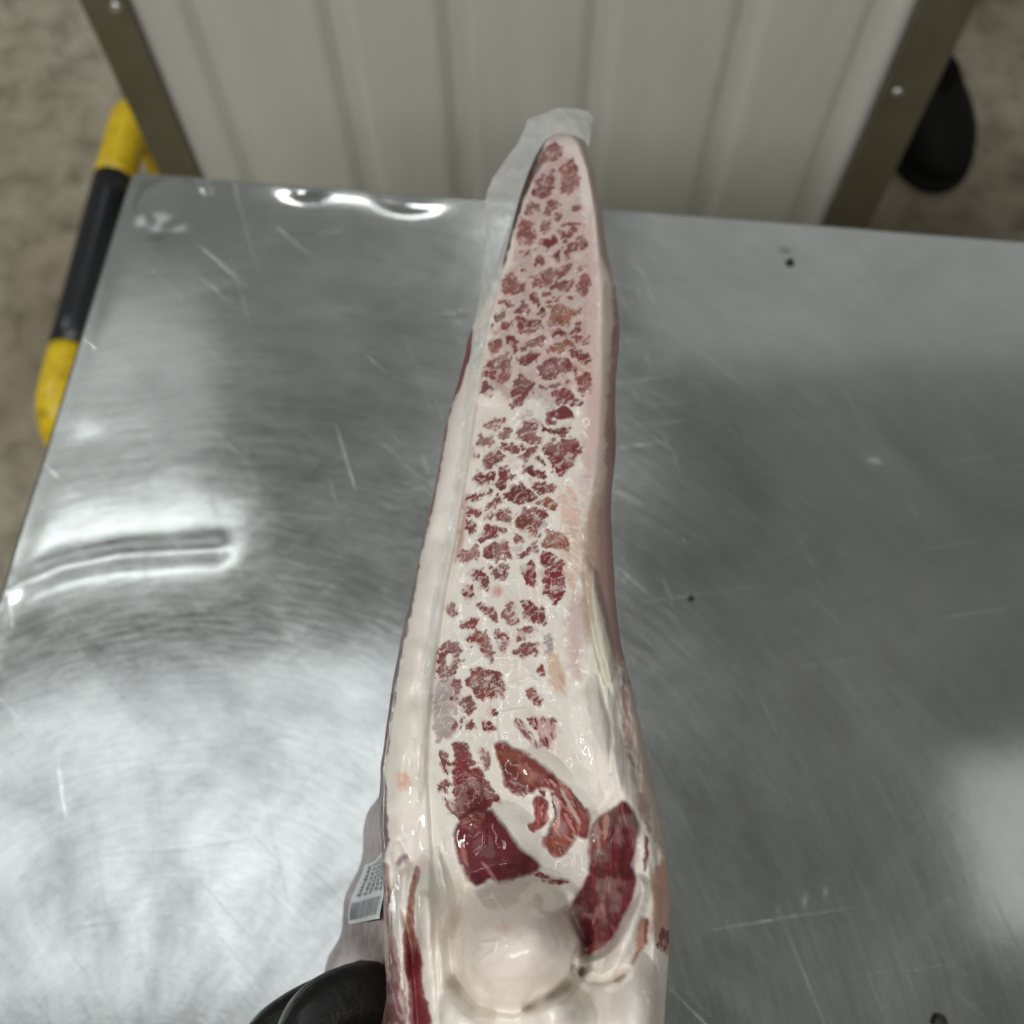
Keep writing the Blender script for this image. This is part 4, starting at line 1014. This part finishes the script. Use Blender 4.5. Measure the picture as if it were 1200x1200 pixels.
film('film_fold', fold_out, fold_in, lambda p: meat_depth(p[0], p[1]) - 0.0014, lambda p: meat_depth(p[0], p[1]) - 0.0024, 80, 8, 0.0004, 2, thin.m)

# ------------------------------------------------------------------ gloved hand
mgl = NT('black_nitrile'); mgl.p.inputs['Base Color'].default_value = (0.006, 0.006, 0.006, 1)
ng = mgl.noise(80, 4, 0.6, mgl.coord('Object', (1, 1, 2.5)), 0.8); ng2 = mgl.noise(1500, 2, 0.5, mgl.coord('Object'))
gb1 = mgl.bump(ng, 0, 0.004, 0.22); gb2 = mgl.bump(ng2, 0, 0.0002, 0.3, gb1); mgl.l(gb2, 0, mgl.p, 'Normal'); mgl.set(Roughness=0.42, Specular_IOR_Level=0.3)
def hp(px, py, d): return tuple(unproj(px, py, d))
hv = []; he = []; hr = []
def chain(pts, start=None):
    prev = start
    for p, r in pts:
        hv.append(p); hr.append(r)
        if prev is not None: he.append((prev, len(hv) - 1))
        prev = len(hv) - 1
    return prev
palm = hp(365, 1440, 0.338)
wr_ = (palm[0] - 0.045, palm[1] - 0.085, palm[2] - 0.008)
chain([(palm, 0.030)]); P0 = 0
wi_ = chain([(wr_, 0.026)], P0); chain([((wr_[0] - 0.05, wr_[1] - 0.11, wr_[2] + 0.0), 0.031), ((wr_[0] - 0.10, wr_[1] - 0.23, wr_[2] + 0.01), 0.037)], wi_)
mi = chain([(hp(378, 1262, 0.325), 0.0190)], P0)
chain([(hp(364, 1188, 0.327), 0.0130), (hp(412, 1168, 0.331), 0.0122), (hp(468, 1158, 0.335), 0.0105)], mi)
mm_ = chain([(hp(345, 1290, 0.354), 0.0185)], P0)
chain([(hp(306, 1220, 0.364), 0.0126), (hp(380, 1178, 0.368), 0.0108), (hp(456, 1142, 0.370), 0.0092)], mm_)
mr = chain([(hp(335, 1320, 0.382), 0.0150)], P0)
chain([(hp(318, 1262, 0.396), 0.0112), (hp(382, 1225, 0.400), 0.0102), (hp(440, 1190, 0.402), 0.0088)], mr)
mpk = chain([(hp(335, 1330, 0.408), 0.0125)], P0)
chain([(hp(335, 1290, 0.424), 0.0098), (hp(382, 1260, 0.428), 0.0088), (hp(424, 1235, 0.430), 0.0077)], mpk)
th_ = chain([(hp(420, 1440, 0.295), 0.0165)], P0)
chain([(hp(452, 1400, 0.268), 0.0130), (hp(480, 1350, 0.254), 0.0110)], th_)
me = bpy.data.meshes.new('gloved_hand'); me.from_pydata(hv, he, []); me.update()
hand = bpy.data.objects.new('gloved_hand', me); COL.objects.link(hand); me.materials.append(mgl.m)
sk = hand.modifiers.new('skin', 'SKIN'); sk.use_smooth_shade = True
me.skin_vertices[0].data[0].use_root = True
for k, r in enumerate(hr): me.skin_vertices[0].data[k].radius = (r, r)
sb = hand.modifiers.new('sub', 'SUBSURF'); sb.levels = 2; sb.render_levels = 3
tag(hand, 'black nitrile gloved hand gripping the left side of the packed beef', 'hand')

# ------------------------------------------------------------------ small debris on the table
def crumb(px, py, r, mat, label, squash=0.5):
    import bmesh
    bm = bmesh.new(); bmesh.ops.create_icosphere(bm, subdivisions=2, radius=r)
    for v in bm.verts: v.co *= 1 + random.uniform(-0.25, 0.25); v.co.z *= squash
    p = hit(px, py, ZT); zmin = min(v.co.z for v in bm.verts)
    for v in bm.verts: v.co.z -= zmin
    me = bpy.data.meshes.new('crumb'); bm.to_mesh(me); bm.free(); me.shade_smooth()
    o = bpy.data.objects.new('crumb', me); COL.objects.link(o); me.materials.append(mat)
    o.location = (p[0], p[1], ZT + 0.0004)
    return tag(o, label, 'crumb')
mcd = NT('dark_scrap'); mcd.p.inputs['Base Color'].default_value = (0.02, 0.016, 0.01, 1); mcd.set(Roughness=0.6)
crumb(810, 701, 0.0016, mcd.m, 'tiny dark speck alone on the steel right of the beef')
crumb(1100, 1196, 0.0036, mcd.m, 'dark scrap on the steel near the bottom right corner', 0.4)
crumb(926, 308, 0.0028, mcd.m, 'small brown scrap in a shallow dent near the far table edge', 0.35)
